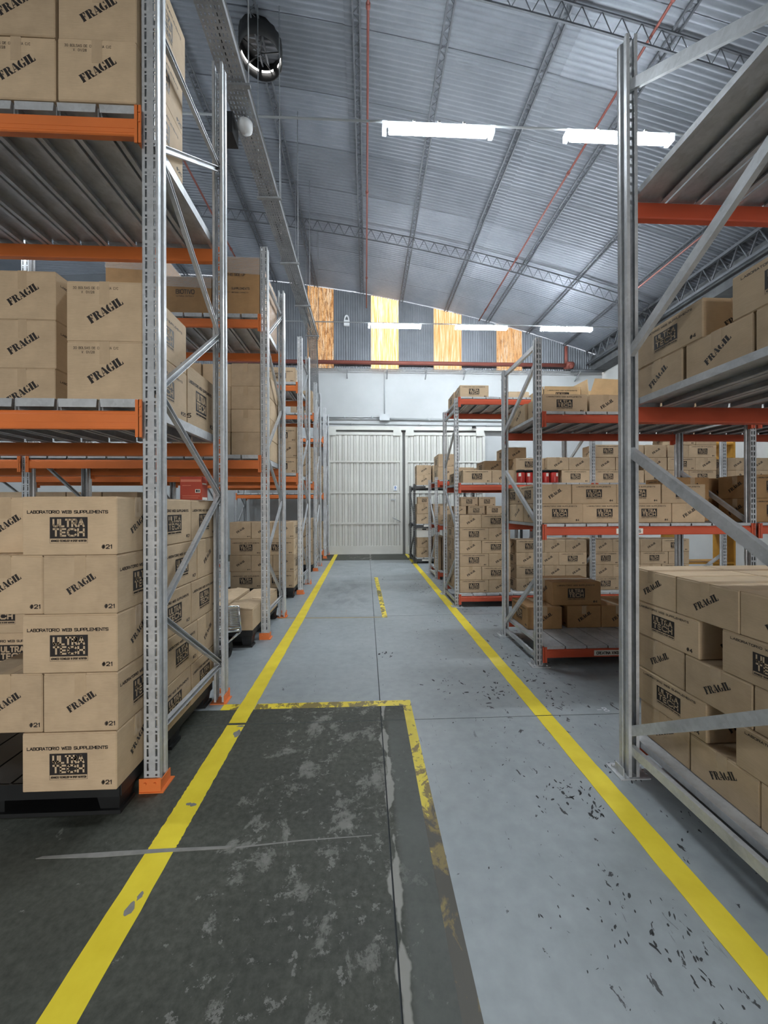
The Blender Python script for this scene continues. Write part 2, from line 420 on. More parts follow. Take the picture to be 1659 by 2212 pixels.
def fit_text(txt, cxp, y, width, h, stroke, ratio=0.3, widths=None):
    q, end = text_quads(txt, 0, 0, 1, 1, ratio, .01, widths)
    cw = width / end
    q, end = text_quads(txt, cxp - width / 2, y, h, cw, ratio * cw, stroke, widths)
    return q
# stencil slab letters: convex pieces on a unit-high grid
def ring(cx, cy, rx0, ry0, rx1, ry1, a0, a1, n):
    out = []
    for k in range(n):
        a = math.radians(a0 + (a1 - a0) * k / n); b = math.radians(a0 + (a1 - a0) * (k + 1) / n)
        out.append([(cx + rx0 * math.cos(a), cy + ry0 * math.sin(a)), (cx + rx1 * math.cos(a), cy + ry1 * math.sin(a)),
                    (cx + rx1 * math.cos(b), cy + ry1 * math.sin(b)), (cx + rx0 * math.cos(b), cy + ry0 * math.sin(b))])
    return out
def R4(x0, x1, y0, y1): return [(x0, y0), (x1, y0), (x1, y1), (x0, y1)]
STENCIL = {
 'F': (.70, [R4(.06, .38, 0, 1), R4(0, .42, 0, .07), R4(0, .1, .93, 1), R4(.42, .66, .88, 1), [(.56, .72), (.66, .66), (.66, 1), (.5, .93)], R4(.38, .5, .47, .56), R4(.46, .53, .36, .67)]),
 'R': (.86, [R4(.06, .38, 0, 1), R4(0, .42, 0, .07), R4(0, .1, .93, 1), R4(.42, .52, .9, 1), R4(.42, .52, .46, .57)] + ring(.48, .73, .05, .15, .30, .28, -90, 90, 6) + [[(.46, .47), (.66, .5), (.86, .02), (.58, 0)], R4(.56, .9, 0, .07)]),
 'A': (.86, [[(.34, 1), (.56, 1), (.90, 0), (.54, 0)], [(.3, .86), (.36, .95), (.16, 0), (.08, 0)], R4(0, .27, 0, .07), R4(.5, .92, 0, .07), R4(.2, .46, .26, .34)]),
 'G': (.82, ring(.40, .5, .10, .40, .42, .52, 105, 255, 8) + ring(.42, .5, .24, .44, .34, .52, 35, 95, 4) + ring(.42, .5, .24, .44, .34, .52, 265, 310, 3) + [R4(.52, .76, .04, .44), R4(.46, .84, .38, .45), R4(.66, .73, .66, 1)]),
 'I': (.44, [R4(.06, .40, 0, 1), R4(.02, .44, 0, .07), R4(.02, .44, .93, 1)]),
 'L': (.70, [R4(.06, .38, 0, 1), R4(0, .42, .93, 1), R4(0, .1, 0, .07), R4(.38, .64, 0, .09), [(.5, .07), (.66, 0), (.66, .36), (.6, .3)]]),
}
def fragil_quads(cxp, cyp, length, angle):
    tot = sum(STENCIL[c][0] for c in 'FRAGIL') + 5 * .03
    h = length / tot; out = []; x = -length / 2; ca, sa = math.cos(angle), math.sin(angle)
    for c in 'FRAGIL':
        wd, qs = STENCIL[c]
        for q in qs:
            out.append([(cxp + (x + px * h) * ca - ((py - .5) * h) * sa, cyp + (x + px * h) * sa + ((py - .5) * h) * ca) for px, py in q])
        x += (wd + .03) * h
    return out
LOGOW = {'U': .95, 'L': .72, 'T': .85, 'R': .85, 'A': 1.1, 'E': .8, 'C': 1.35, 'H': 1.0}

# ------------------------------------------------------------------ cartons
KINDS = {  # long side W, short side D, height H, number, print style, near?, material
 'K21': (.432, .338, .277, '21', 'std', True, M_CARD),
 'K25': (.51, .392, .32, '25', 'big', True, M_CARD),
 'K24': (.51, .40, .304, '25', 'big', True, M_CARD),
 'K27': (.51, .392, .358, '25', 'big', True, M_CARD),
 'K26': (.445, .33, .40, '25', 'std', True, M_CARD),
 'K4': (.445, .335, .187, '4', 'low', True, M_CARD),
 'K4B': (.445, .335, .197, '4', 'low', False, M_CARD),
 'K10': (.515, .345, .271, '10', 'std', False, M_CARD),
 'KP': (.46, .325, .262, '', 'plain', False, M_CARD),
 'K5': (.45, .375, .235, '4', 'low', False, M_BROWN),
 'K6': (.54, .42, .25, '4', 'low', False, M_BROWN),
 'KS': (.36, .26, .19, '2', 'low', False, M_CARD),
 'KF': (.40, .39, .27, '10', 'std', False, M_CARD),
}
def body_mesh(W, D, H, mat):
    b = MB(); b.box(-W / 2, W / 2, -D / 2, D / 2, 0, H - .004)
    me = b.mesh('carton', [mat]); bm = bmesh.new(); bm.from_mesh(me)
    bmesh.ops.bevel(bm, geom=list(bm.edges), offset=.0045, segments=1, affect='EDGES')
    bm.to_mesh(me); bm.free()
    t = MB(); t.v = [tuple(v.co) for v in me.vertices]; t.f = [tuple(p.vertices) for p in me.polygons]; t.m = [0] * len(t.f); t.sm = [False] * len(t.f)
    e = .003
    t.box(-W / 2 + e, W / 2 - e, -D / 2 + e, -.0018, H - .005, H); t.box(-W / 2 + e, W / 2 - e, .0018, D / 2 - e, H - .005, H)
    return t
def print_geo(W, D, H, num, style):
    """list of (quads, which side, layer): side 0=-Y 1=+Y (long), 2=+X 3=-X (short); coordinates centred on face bottom"""
    ink = []; gap = []
    def side(q, s, off, dst):
        for p in q:
            if s == 0: dst.append([(x, -D / 2 - off, z) for x, z in p])
            elif s == 1: dst.append([(-x, D / 2 + off, z) for x, z in p])
            elif s == 2: dst.append([(W / 2 + off, x, z) for x, z in p])
            else: dst.append([(-W / 2 - off, -x, z) for x, z in p])
    if style == 'plain': return ink, gap
    if style == 'low': lw, lt, lb, tl, th, tw = .355 * W, .735 * H, .32 * H, .845 * H, .045 * H, .77 * W
    elif style == 'big': lw, lt, lb, tl, th, tw = .36 * W, .66 * H, .33 * H, .76 * H, .035 * H, .80 * W
    else: lw, lt, lb, tl, th, tw = .40 * W, .65 * H, .285 * H, .715 * H, .046 * H, .85 * W
    lx = -.01 * W
    o1, o2 = .0005, .0010
    for s in (0, 1):
        side([R4(lx - lw / 2, lx + lw / 2, lb, lt)], s, o1, ink)
        hh = lt - lb; st = hh * .085
        side(fit_text('ULTRA', lx, lb + hh * .57, lw * .80, hh * .31, st, .46, LOGOW), s, o2, gap)
        side(fit_text('TECH', lx, lb + hh * .13, lw * .80, hh * .31, st, .44, LOGOW), s, o2, gap)
        bh = hh * .22; ln = .0011
        side([R4(lx - lw / 2, lx + lw / 2, lb - bh, lb - bh + ln), R4(lx - lw / 2, lx - lw / 2 + ln, lb - bh, lb), R4(lx + lw / 2 - ln, lx + lw / 2, lb - bh, lb)], s, o1, ink)
        side(fit_text('ADVANCED TECHNOLOGY IN SPORT NUTRITION', lx, lb - bh * .68, lw * .93, bh * .38, bh * .09, .35), s, o1, ink)
        side(fit_text('LABORATORIO WEB SUPPLEMENTS', lx - .01 * W, tl, tw, th, th * .26, .28), s, o1, ink)
        nh = .062 * H if style != 'low' else .085 * H
        q, e = text_quads('#' + num, W / 2 - .16 * W, .11 * H, nh, nh * .85, nh * .3, nh * .24); side(q, s, o1, ink)
    for s in (2, 3):
        side(fragil_quads(0.005, .52 * H, .52 * D if style == 'big' else .435 * D, math.radians(33)), s, o1, ink)
        if style == 'std':
            nh = .062 * H; q, e = text_quads('#' + num, D / 2 - .17 * D, .10 * H, nh, nh * .85, nh * .3, nh * .24); side(q, s, o1, ink)
        if style == 'big' and s == 2 and H > .31:
            q, e = text_quads('30 BOLSAS DE CREATINA C/C', -.41 * D, .87 * H, .012, .0068, .0034, .0018); side(q, s, o1, ink)
            q, e = text_quads('V. 01/28', -.30 * D, .80 * H, .012, .0068, .0034, .0018); side(q, s, o1, ink)
    return ink, gap
FONT['3'] = [[(0, .9), (.2, 1), (.8, 1), (1, .8), (.5, .52), (1, .28), (.8, 0), (.2, 0), (0, .1)]]
def tape_geo(t, W, D, H, mat):
    w = .026; o = .0007; zb = H * .62; x = W / 2
    t.prism([(-x - o, zb), (-x, zb), (-x, H), (x, H), (x, zb), (x + o, zb), (x + o, H + o), (-x - o, H + o)], lambda q: (q[0], -w, q[1]), lambda q: (q[0], w, q[1]), mat)
CM = {}
def carton_meshes(kind):
    if kind in CM: return CM[kind]
    W, D, H, num, style, near, mat = KINDS[kind]
    body = body_mesh(W, D, H, mat); ink, gap = print_geo(W, D, H, num, style)
    if near:
        p = {}
        for si, fn in enumerate((lambda c: c[1] < -D / 2, lambda c: c[1] > D / 2, lambda c: c[0] > W / 2, lambda c: c[0] < -W / 2)):
            parts = {}
            for qs, mi in ((ink, 0), (gap, 1)):
                for q in qs:
                    if not fn(q[0]): continue
                    zc = sum(v[2] for v in q) / len(q)
                    if zc < .2 * H: nm = 'number_print'
                    elif si < 2: nm = 'lettering_print' if zc > .705 * H else 'logo_print'
                    else: nm = 'handwritten_note' if zc > .77 * H else 'fragile_print'
                    parts.setdefault(nm, MB()).face(q, mi)
            p[si] = [(nm, pm_.mesh(nm + '_' + kind, [M_INK, M_KNOCK])) for nm, pm_ in parts.items()]
        t = MB(); tape_geo(t, W, D, H, 0)
        r = (body.mesh('carton_' + kind, [mat]), p, t.mesh('tape_' + kind, [M_TAPE]))
    else:
        for q in ink: body.face(q, 1)
        for q in gap: body.face(q, 2)
        tape_geo(body, W, D, H, 3)
        r = (body.mesh('carton_' + kind, [mat, M_INK, M_KNOCK, M_TAPE]), None, None)
    CM[kind] = r; return r
NBOX = [0]
def carton(kind, orient, x0, y0, z0, label, group, jit=1.0):
    W, D, H = KINDS[kind][:3]
    dx, dy = (W, D) if orient in 'Uu' else (D, W)
    b, p, t = carton_meshes(kind)
    rz = {'U': 0, 'u': math.pi, 'F': -math.pi / 2, 'f': math.pi / 2}[orient] + math.radians(random.uniform(-.35, .35)) * jit
    o = put('cardboard_box', b, None, (x0 + dx / 2 + random.uniform(-.0015, .0015), y0 + dy / 2 + random.uniform(-.003, .003) * jit, z0), rz)
    tag(o, label, 'box', group); NBOX[0] += 1
    if p is not None:
        for si in ((0, 2 if x0 < 0 else 3) if orient == 'U' else (2, 1 if x0 < 0 else 0)):
            for nm, pmesh_ in p[si]: put(nm, pmesh_, o)
        put('packing_tape', t, o)
    return o
ORD = ['first', 'second', 'third', 'fourth', 'fifth', 'sixth', 'seventh', 'eighth']
def stack(where, group, kind, z0, rows, side, top_word='layer up', pitch=None, base=0):
    """rows bottom->top, each a list of (orient, x0, y0[, kind]); side -1: aisle is at +X end, +1: aisle is at -X end"""
    z = z0
    allb = []
    for r, row in enumerate(rows):
        H = KINDS[kind][2]; ents = []
        for e in row:
            k = e[3] if len(e) > 3 else kind
            W, D, HH = KINDS[k][:3]; dx, dy = (W, D) if e[0] in 'Uu' else (D, W)
            ents.append((e, k, (e[1] if side > 0 else -(e[1] + dx)), e[2])); H = max(HH, 0) if len(e) > 3 else H
        cols = []
        for en in sorted(ents, key=lambda q: q[2]):
            if cols and abs(en[2] - cols[-1][0][2]) < .13: cols[-1].append(en)
            else: cols.append([en])
        for ci, c in enumerate(cols):
            for di, (e, k, a, y) in enumerate(sorted(c, key=lambda q: q[3])):
                face = {'U': 'logo', 'F': 'fragile'}[e[0].upper()] + '-fronted' if KINDS[k][4] != 'plain' else 'unprinted'
                lay = ORD[r + base] + ' ' + top_word
                pos = ('aisle-end' if ci == 0 else ORD[ci] + '-in') + (', ' + ['front', 'second deep', 'third deep', 'fourth deep'][di] if len(c) > 1 else '')
                carton(k, e[0], e[1], e[2], z, f'{face} carton, {lay}, {pos}, {where}', group)
        z += (pitch or H + .0015)
    return z

# ------------------------------------------------------------------ the shell of the hall
XL, XR, YB, YF = -14.0, 7.95, 12.62, -9.0
def roof_z(x): return 8.98 - .0115 * (x + 6.7) ** 2

floor = MB(); floor.box(XL, XR, YF, YB + .15, -.12, -.008)
floor = tag(floor.build('floor', M_JOINT), kind='structure')
YJ = [YF, -5.15, -2.53, .09, 2.71, 5.33, 7.95, 11.03]; XJ = [XL, -7.5, -3.7, .1, 3.9, XR]
g = .0035
for a, b in zip(YJ, YJ[1:]):
    for c, d in zip(XJ, XJ[1:]):
        m = MB(); m.box(c + g, d - g, a + g, b - g, -.008, 0); m.build('floor_slab', M_FLOOR, floor)
m = MB(); m.box(XL, XR, 11.03 + g, YB, -.008, 0); m.build('threshold_slab', M_CONC, floor)
def strip(name, pts, mat, z):
    """flat thin slab with the given outline"""
    m = MB(); n = len(pts)
    m.face([(x, y, z) for x, y in pts]); 
    for k in range(n):
        a, b = pts[k], pts[(k + 1) % n]
        m.face([(a[0], a[1], .0), (b[0], b[1], .0), (b[0], b[1], z), (a[0], a[1], z)])
    return m.build(name, mat, floor)
# bare patch where the paint has gone, cut by the joints
for (c, d) in ((-3.7, .1), (.1, .275)):
    for (a, b) in ((-2.53, .09), (.09, 2.71), (2.71, 2.905)):
        strip('bare_concrete_patch', [(c + g, a + g), (d - (g if d == .1 else 0), a + g), (d - (g if d == .1 else 0), b - (g if b < 2.8 else 0)), (c + g, b - (g if b < 2.8 else 0))], M_CONC, .0008)
# lane lines, slightly ragged at the edges
def lane(x0a, x0b, x1a, x1b, ya, yb, name, breaks=()):
    n = 70; L = []; Rr = []
    for k in range(n + 1):
        t = (k / n) ** 1.6; y = ya + (yb - ya) * t
        L.append((x0a + (x0b - x0a) * max(0, (y - 5) / 7.6) + random.uniform(-.0022, .0022), y)); Rr.append((x1a + (x1b - x1a) * max(0, (y - 5) / 7.6) + random.uniform(-.0022, .0022), y))
    m = MB()
    for k in range(n):
        m.face([(*L[k], .0022), (*Rr[k], .0022), (*Rr[k + 1], .0022), (*L[k + 1], .0022)])
        m.face([(*L[k], 0), (*L[k], .0022), (*L[k + 1], .0022), (*L[k + 1], 0)]); m.face([(*Rr[k], .0022), (*Rr[k], 0), (*Rr[k + 1], 0), (*Rr[k + 1], .0022)])
    return m.build(name, M_YEL, floor)
for ya, yb in ((-2.0, 1.722), (1.728, 2.70), (2.725, 11.02), (11.04, 12.5)):
    lane(-.965, -1.035, -.846, -.925, ya, yb, 'lane_line')
for ya, yb in ((-2.0, 2.706), (2.714, 11.02), (11.04, 12.4)):
    lane(1.212, 1.24, 1.332, 1.336, ya, yb, 'lane_line')
M_SCRAPE = simple('pale_scraped_concrete', srgb(128, 126, 122), .7, 0, .12, 20)
strip('scrape_line', [(-1.42, 1.712), (-1.15, 1.706), (-.9, 1.716), (-.62, 1.722), (-.6, 1.735), (-.9, 1.735), (-1.1, 1.732), (-1.4, 1.722)], M_SCRAPE, .0029)
strip('scrape_line', [(-.58, 1.722), (-.3, 1.745), (.02, 1.758), (.02, 1.762), (-.3, 1.752), (-.58, 1.73)], M_SCRAPE, .0012)
def chip(cx, cy, rx, ry, seed, mat=M_SCRAPE, z=.0027):
    r = random.Random(seed); n = 11
    strip('flaked_spot', [(cx + rx * math.cos(6.283 * k / n) * r.uniform(.55, 1.15), cy + ry * math.sin(6.283 * k / n) * r.uniform(.55, 1.15)) for k in range(n)], mat, z)
for i, (cx, cy, rx, ry) in enumerate([(-.862, 2.60, .026, .045), (-.88, 1.985, .024, .012), (-.905, 1.99, .014, .01), (-.89, 1.48, .017, .03), (-.88, 1.53, .012, .02), (-.852, 1.12, .02, .05), (-.87, 2.685, .03, .012)]):
    chip(cx, cy, rx, ry, i + 3)
# paint flakes knocked out of the floor, in the clusters the traffic has left (one countless scatter)
def flakes(clusters, seed):
    r = random.Random(seed); m = MB(); z = .0009
    for (cx, cy, sx, sy, n, size) in clusters:
        for _ in range(n):
            x, y = r.gauss(cx, sx), r.gauss(cy, sy); a = r.gauss(.35, .5); L = size * r.uniform(.5, 1.6); w_ = L * r.uniform(.18, .5); k = r.randint(5, 8)
            pts = [(L * math.cos(6.283 * j / k) * r.uniform(.5, 1.1), w_ * math.sin(6.283 * j / k) * r.uniform(.5, 1.1)) for j in range(k)]
            if -1.0 < x < 1.19 or 1.36 < x < 2.2:
                m.face([(x + p * math.sin(a) + q * math.cos(a), y + p * math.cos(a) - q * math.sin(a), z) for p, q in pts])
    return m
fl = flakes([(1.02, 3.05, .10, .07, 26, .018), (.72, 3.25, .10, .10, 16, .018), (1.12, 3.28, .05, .10, 12, .02), (1.42, 3.45, .05, .22, 30, .018), (1.50, 3.05, .08, .12, 16, .014),
             (1.04, 1.98, .09, .05, 34, .013), (1.12, 1.86, .05, .05, 22, .014), (.90, 2.06, .14, .10, 16, .008), (1.42, 2.1, .03, .04, 14, .014), (1.47, 2.07, .03, .02, 8, .012),
             (1.0, 1.33, .12, .07, 30, .010), (1.08, 1.2, .08, .06, 24, .011), (.75, 1.45, .2, .2, 22, .007), (.8, 2.3, .25, .3, 26, .006), (.7, 2.9, .3, .3, 20, .006), (.16, 3.9, .05, .05, 12, .02),
             (.75, 4.6, .2, .5, 20, .014), (.6, 8.9, .3, .5, 16, .02), (.95, 7.2, .15, .5, 14, .02), (.75, 2.62, .35, .3, 18, .007), (1.52, 1.75, .05, .05, 8, .010)], 11).build('paint_flakes', simple('exposed_dark_screed', srgb(50, 52, 54), .75), floor)
tag(fl, kind='stuff')
m = MB(); q, _ = text_quads('-8', 1.70, 2.745, .05, .035, .012, .006)
for p_ in q: m.face([(x, y, .0012) for x, y in p_])
m.build('chalk_mark', M_WHITEPL, floor)
# worn yellow borders
strip('worn_border_line', [(-1.09, 2.905), (-.97, 2.905), (-.97, 2.99), (-1.09, 2.99)], M_YELWORN, .0012)
strip('worn_border_line', [(-.84, 2.905), (.335, 2.905), (.335, 2.985), (-.84, 2.985)], M_YELWORN, .0012)
strip('worn_border_line', [(.277, -1.5), (.338, -1.5), (.335, 2.904), (.272, 2.904)], M_YELFADE, .0012)
strip('worn_border_line', [(.213, 5.25), (.283, 5.25), (.258, 7.0), (.188, 7.0)], M_YELWORN, .0012)
strip('rubbed_border_line', [(.188, 6.55), (.26, 6.55), (.253, 6.95), (.183, 6.95)], M_YELGONE, .0016)
strip('worn_border_line', [(.188, 7.0), (.258, 7.0), (.24, 8.3), (.16, 8.3)], M_YELWORN, .0012)
strip('faded_border_line', [(-1.2, 5.27), (.213, 5.25), (.213, 5.285), (-1.2, 5.31)], simple('faded_tan_line', srgb(150, 138, 104), .6, 0, .15, 9), .0011)

# side and back walls
m = MB(); m.box(XL - .2, XR + .3, YB, YB + .2, 0, 6.09)
wall_back = tag(m.build('wall_back', M_WALL), kind='structure')
m = MB(); m.box(XR, XR + .25, YF, YB, 0, 6.35); wall_right = tag(m.build('wall_right', M_PLASTER2), kind='structure')
m = MB(); m.box(XL - .25, XL, YF, YB, 0, roof_z(XL) + .2); tag(m.build('wall_left', M_PLASTER2), kind='structure')
m = MB(); m.box(XL - .25, -1.6, YF - .25, YF, 0, 4.2); m.box(3.2, XR + .25, YF - .25, YF, 0, 4.2); m.box(XL - .25, XR + .25, YF - .25, YF, 4.2, 9.2); tag(m.build('wall_front', M_PLASTER2), kind='structure')   # doorway behind the viewpoint is added, to let fill light in
m = MB(); m.box(XL, XR, -24, YF - .25, -.12, -.01); tag(m.build('ground', M_CONC), kind='structure')  # unseen yard slab, added to bounce sky light in
# gable of corrugated sheets above the plaster
PITCH = 1 / 13.0
def gable_sheet(x0, x1, name, mat, parent, kind=None, y=12.56, off=0.0):
    m = MB(); n = max(4, int((x1 - x0) / PITCH * 8)); rows = 6; i0 = 0
    xs = [x0 + (x1 - x0) * k / n for k in range(n + 1)]
    for j in range(rows + 1):
        for x in xs:
            zt = roof_z(x) + .004; m.v.append((x, y + off + .010 * math.sin(2 * math.pi * x / PITCH), 6.05 + (zt - 6.05) * j / rows))
    for j in range(rows):
        for k in range(n):
            a = j * (n + 1) + k; m.f.append((a, a + 1, a + n + 2, a + n + 1)); m.m.append(0); m.sm.append(True)
    o = m.build(name, mat, parent)
    if kind: tag(o, kind=kind)
    return o
wins = [(-1.914, -1.03), (.151, 1.09), (2.215, 3.174), (4.31, 5.204)]
edges = [-7.2, -6.3, -5.45, -4.55, -3.7, -2.8, -1.914]
for a, b in zip(edges, edges[1:]): gable_sheet(a, b + .03, 'gable_sheet', M_GABLE, wall_back, off=random.uniform(-.012, .004))
for (a, b) in ((-1.03, -.44), (-.44, .151), (1.09, 1.65), (1.65, 2.215), (3.174, 3.75), (3.75, 4.31), (5.204, 6.1), (6.1, 7.0), (7.0, 7.95)):
    gable_sheet(a - .02, b + .02, 'gable_sheet', M_GABLE, wall_back, off=random.uniform(-.012, .004))
m = MB(); m.box(XL, -7.18, 12.58, 12.7, 6.05, 8.95); m.build('gable_infill', M_GABLE, wall_back)
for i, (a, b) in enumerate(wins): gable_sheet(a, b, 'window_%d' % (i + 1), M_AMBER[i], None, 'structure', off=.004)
# roof: backing deck plus individual corrugated sheets
m = MB(); n = 44
for k in range(n):
    a = XL + (XR + .2 - XL) * k / n; b = XL + (XR + .2 - XL) * (k + 1) / n
    za, zb = roof_z(a) + .05, roof_z(b) + .05; y0, y1 = YF - .2, 12.6
    m.face([(a, y0, za), (a, y1, za), (b, y1, zb), (b, y0, zb)]); m.face([(a, y0, za + .05), (b, y0, zb + .05), (b, y1, zb + .05), (a, y1, za + .05)])
ceiling = tag(m.build('ceiling', M_ROOF), kind='structure')
rx = [-10.2, -6.9, -3.6, -.3, 2.9, 5.6, XR + .05]
for c, (xa, xb) in enumerate(zip(rx, rx[1:])):
    m = MB(); ny = 8 * 13 + 8; nx = 9; L = (ny / 8) * PITCH
    for j in range(ny + 1):
        y = L * j / ny
        for k in range(nx + 1):
            x = xa + (xb + .12 - xa) * k / nx; t = k / nx
            m.v.append((x, y, roof_z(x) + .009 * math.sin(2 * math.pi * y / PITCH) + .010 * t + .009 * y / L))
    for j in range(ny):
        for k in range(nx):
            a = j * (nx + 1) + k; m.f.append((a, a + nx + 1, a + nx + 2, a + 1)); m.m.append(0); m.sm.append(True)
    me = m.mesh('roof_sheet', [M_ROOF])
    for r in range(10): put('roof_sheet', me, ceiling, (0, 2.6 + r * 1.0, 0))
# dark eaves box coloured as the girder's shadow, and lattice edge girder along the right wall
m = MB(); m.box(7.5, XR, YF, YB - .1, 6.02, 6.5); tag(m.build('trim_1', M_EAVESHADE), kind='structure')
def lattice(name, label, p_of, n, depth, r, cat='truss', group=None, step=1, w=.0):
    """a lattice girder following p_of(t)->(x,y,ztop); chords, zigzag bars"""
    root = empty(name, p_of(0)); org = Vector(p_of(0)); tag(root, label, cat, group)
    P = [Vector(p_of(k / n)) - org for k in range(n + 1)]
    D = Vector((0, 0, -depth))
    up_, lo = MB(), MB()
    for k in range(n):
        up_.bar(P[k], P[k + 1], [(-r, -r), (r, -r), (r, r), (-r, r)]); lo.bar(P[k] + D, P[k + 1] + D, [(-r, -r), (r, -r), (r, r), (-r, r)])
    up_.build('top_chord', M_TRUSS, root); lo.build('bottom_chord', M_TRUSS, root)
    z = MB()
    for k in range(n):
        mid = (P[k] + P[k + 1]) / 2
        z.tube(P[k], mid + D, r * .55, 5); z.tube(mid + D, P[k + 1], r * .55, 5)
    z.build('zigzag_web', M_TRUSS, root)
    return root
lattice('edge_girder', 'dark lattice girder along the eaves above the right-hand wall', lambda t: (7.3, 2.0 + 10.4 * t, roof_z(7.3) - .075), 26, .42, .03)
for i, yy in enumerate((4.75, 9.45)):
    lattice('arch_truss', ['arched lattice truss under the roof above the nearer lamp row', 'arched lattice truss under the roof above the farther lamp row'][i],
            lambda t, yy=yy: (-8.5 + 15.7 * t, yy, roof_z(-8.5 + 15.7 * t) - .10), 60, .26, .011, group='roof trusses')
px = [-5.7, -4.3, -2.9, -1.6, -.12, 1.15, 2.62, 4.0, 5.35, 6.6]
for i, x in enumerate(px):
    root = empty('roof_purlin', (x, 2.2, roof_z(x) - .03))
    tag(root, f'narrow lattice purlin running lengthwise under the roof, {ORD[i] if i < 8 else ["ninth", "tenth"][i - 8]} from the left', 'purlin', 'roof purlins')
    for s in (-.05, .05):
        m = MB(); m.box(s - .012, s + .012, 0, 10.3, -.03, 0); m.build('rail', M_TRUSS, root)
    m = MB()
    for k in range(52):
        y = k * .2; m.tube((-.05, y, -.015), (.05, y + .1, -.015), .005, 4); m.tube((.05, y + .1, -.015), (-.05, y + .2, -.015), .005, 4)
    m.build('lacing', M_TRUSS, root)
# roof ventilator
m = MB(); n = 28; R = .31
c0 = Vector((-1.60, 5.98, 8.50))
vent = empty('roof_ventilator', c0); tag(vent, 'round black roof ventilator throat with a bright rim of daylight', 'ventilator')
m.lathe([(R, -.10), (R + .012, -.10), (R + .012, .22), (R, .22), (R, -.10)], n=n); m.build('throat', M_BLACK, vent)
m = MB(); m.lathe([(0.0, .2), (R, .2)], n=n); m.build('dark_cap', M_BLACK, vent)
m = MB()
for k in range(18):
    a0 = math.radians(185 + 165 * k / 18); a1 = math.radians(185 + 165 * (k + 1) / 18)
    if k in (7, 12, 13): continue
    for rr in (R - .012,):
        m.face([(rr * math.cos(a0), -rr * math.sin(a0), .02), (rr * math.cos(a1), -rr * math.sin(a1), .02), (rr * math.cos(a1), -rr * math.sin(a1), .055), (rr * math.cos(a0), -rr * math.sin(a0), .055)])
m.build('daylight_slot', M_DAY, vent)
m = MB()
for k in range(5): 
    a = k * 1.256; m.tube((0, 0, -.02), (R * math.cos(a), R * math.sin(a), .02), .008, 5)
m.build('spider_brace', M_BLACK, vent)

# ------------------------------------------------------------------ the sliding gate in the back wall
def leaf(name, x0, x1, nrib, y, gap_right):
    root = empty(name, (0, 0, 0)); tag(root, kind='structure')
    z0, z1 = .06, 3.95
    m = MB(); m.box(x0, x1, y + .05, y + .07, z0, z1); m.build('backing_sheet', M_GATE, root)
    for zz, h in ((.13, .14), (1.0, .03), (2.0, .03), (3.0, .03), (3.91, .045)):
        m = MB(); m.box(x0, x1, y - .045, y, zz - h, zz + h); m.build('rail', M_GATE, root)
    for xx in (x0, x1 - .09):
        m = MB(); m.box(xx, xx + .09, y - .05, y, z0, z1); m.build('stile', M_GATE, root)
    w = (x1 - x0 - .18) / nrib
    rib = MB(); a = .02
    prof = [(0, .045), (.016, .045), (.016, 0), (w * .40, 0), (w * .46, -.022), (w * .93, -.022), (w, 0), (w, .05), (0, .05)]
    rib.prism(prof, lambda q: (q[0], q[1], 0), lambda q: (q[0], q[1], 1.0)); me = rib.mesh('rib_panel', [M_GATE])
    for j, (za, zb) in enumerate(((.27, .97), (1.03, 1.97), (2.03, 2.97), (3.03, 3.865))):
        for k in range(nrib):
            o = put('rib_panel', me, root, (x0 + .09 + k * w, y - .001, za)); o.scale = (1, 1, zb - za)
    for xx in (x0 + .02, x1 - .30):
        m = MB(); m.box(xx, xx + .26, y - .07, y - .045, 3.84, 4.02); m.build('roller_plate', M_GATE, root)
    return root
l1 = leaf('door_1', -1.25, 1.175, 12, 12.50, True)
l2 = leaf('door_2', 1.265, 3.90, 13, 12.50, False)
m = MB(); m.box(1.15, 1.29, 12.57, 12.60, .02, 4.0); m.build('door_gap', M_GATEEDGE, l2)  # plain grey strip behind the gap between the leaves
m = MB(); m.box(.88, 1.0, 12.44, 12.455, 2.06, 2.22); m.build('notice_sign', M_WHITEPL, l1)
m = MB(); q = ring(.94, 2.155, .018, .026, .032, .042, 0, 360, 12)
for p in q: m.face([(x, 12.4385, z) for x, z in p])
for p in [R4(.905, .975, 2.075, 2.088), R4(.933, .947, 2.13, 2.18)]: m.face([(x, 12.4385, z) for x, z in p])
m.build('sign_print', M_BLUE, l1)
m = MB(); m.box(.80, .95, 12.452, 12.47, 1.74, 1.79); m.box(.82, .93, 12.446, 12.455, 1.755, 1.765); m.build('letter_slot', M_CONDUIT, l1)
m = MB(); m.tube((.86, 12.43, 1.18), (1.1, 12.43, 1.05), .014, 7); m.tube((.86, 12.47, 1.18), (.86, 12.41, 1.18), .018, 7); m.build('gate_handle', M_CONDUIT, l1)
m = MB(); m.box(-1.4, 7.3, 12.46, 12.60, 4.04, 4.14); m.box(-1.4, 7.3, 12.44, 12.465, 4.02, 4.06); o = m.build('gate_track', M_GATE, wall_back)
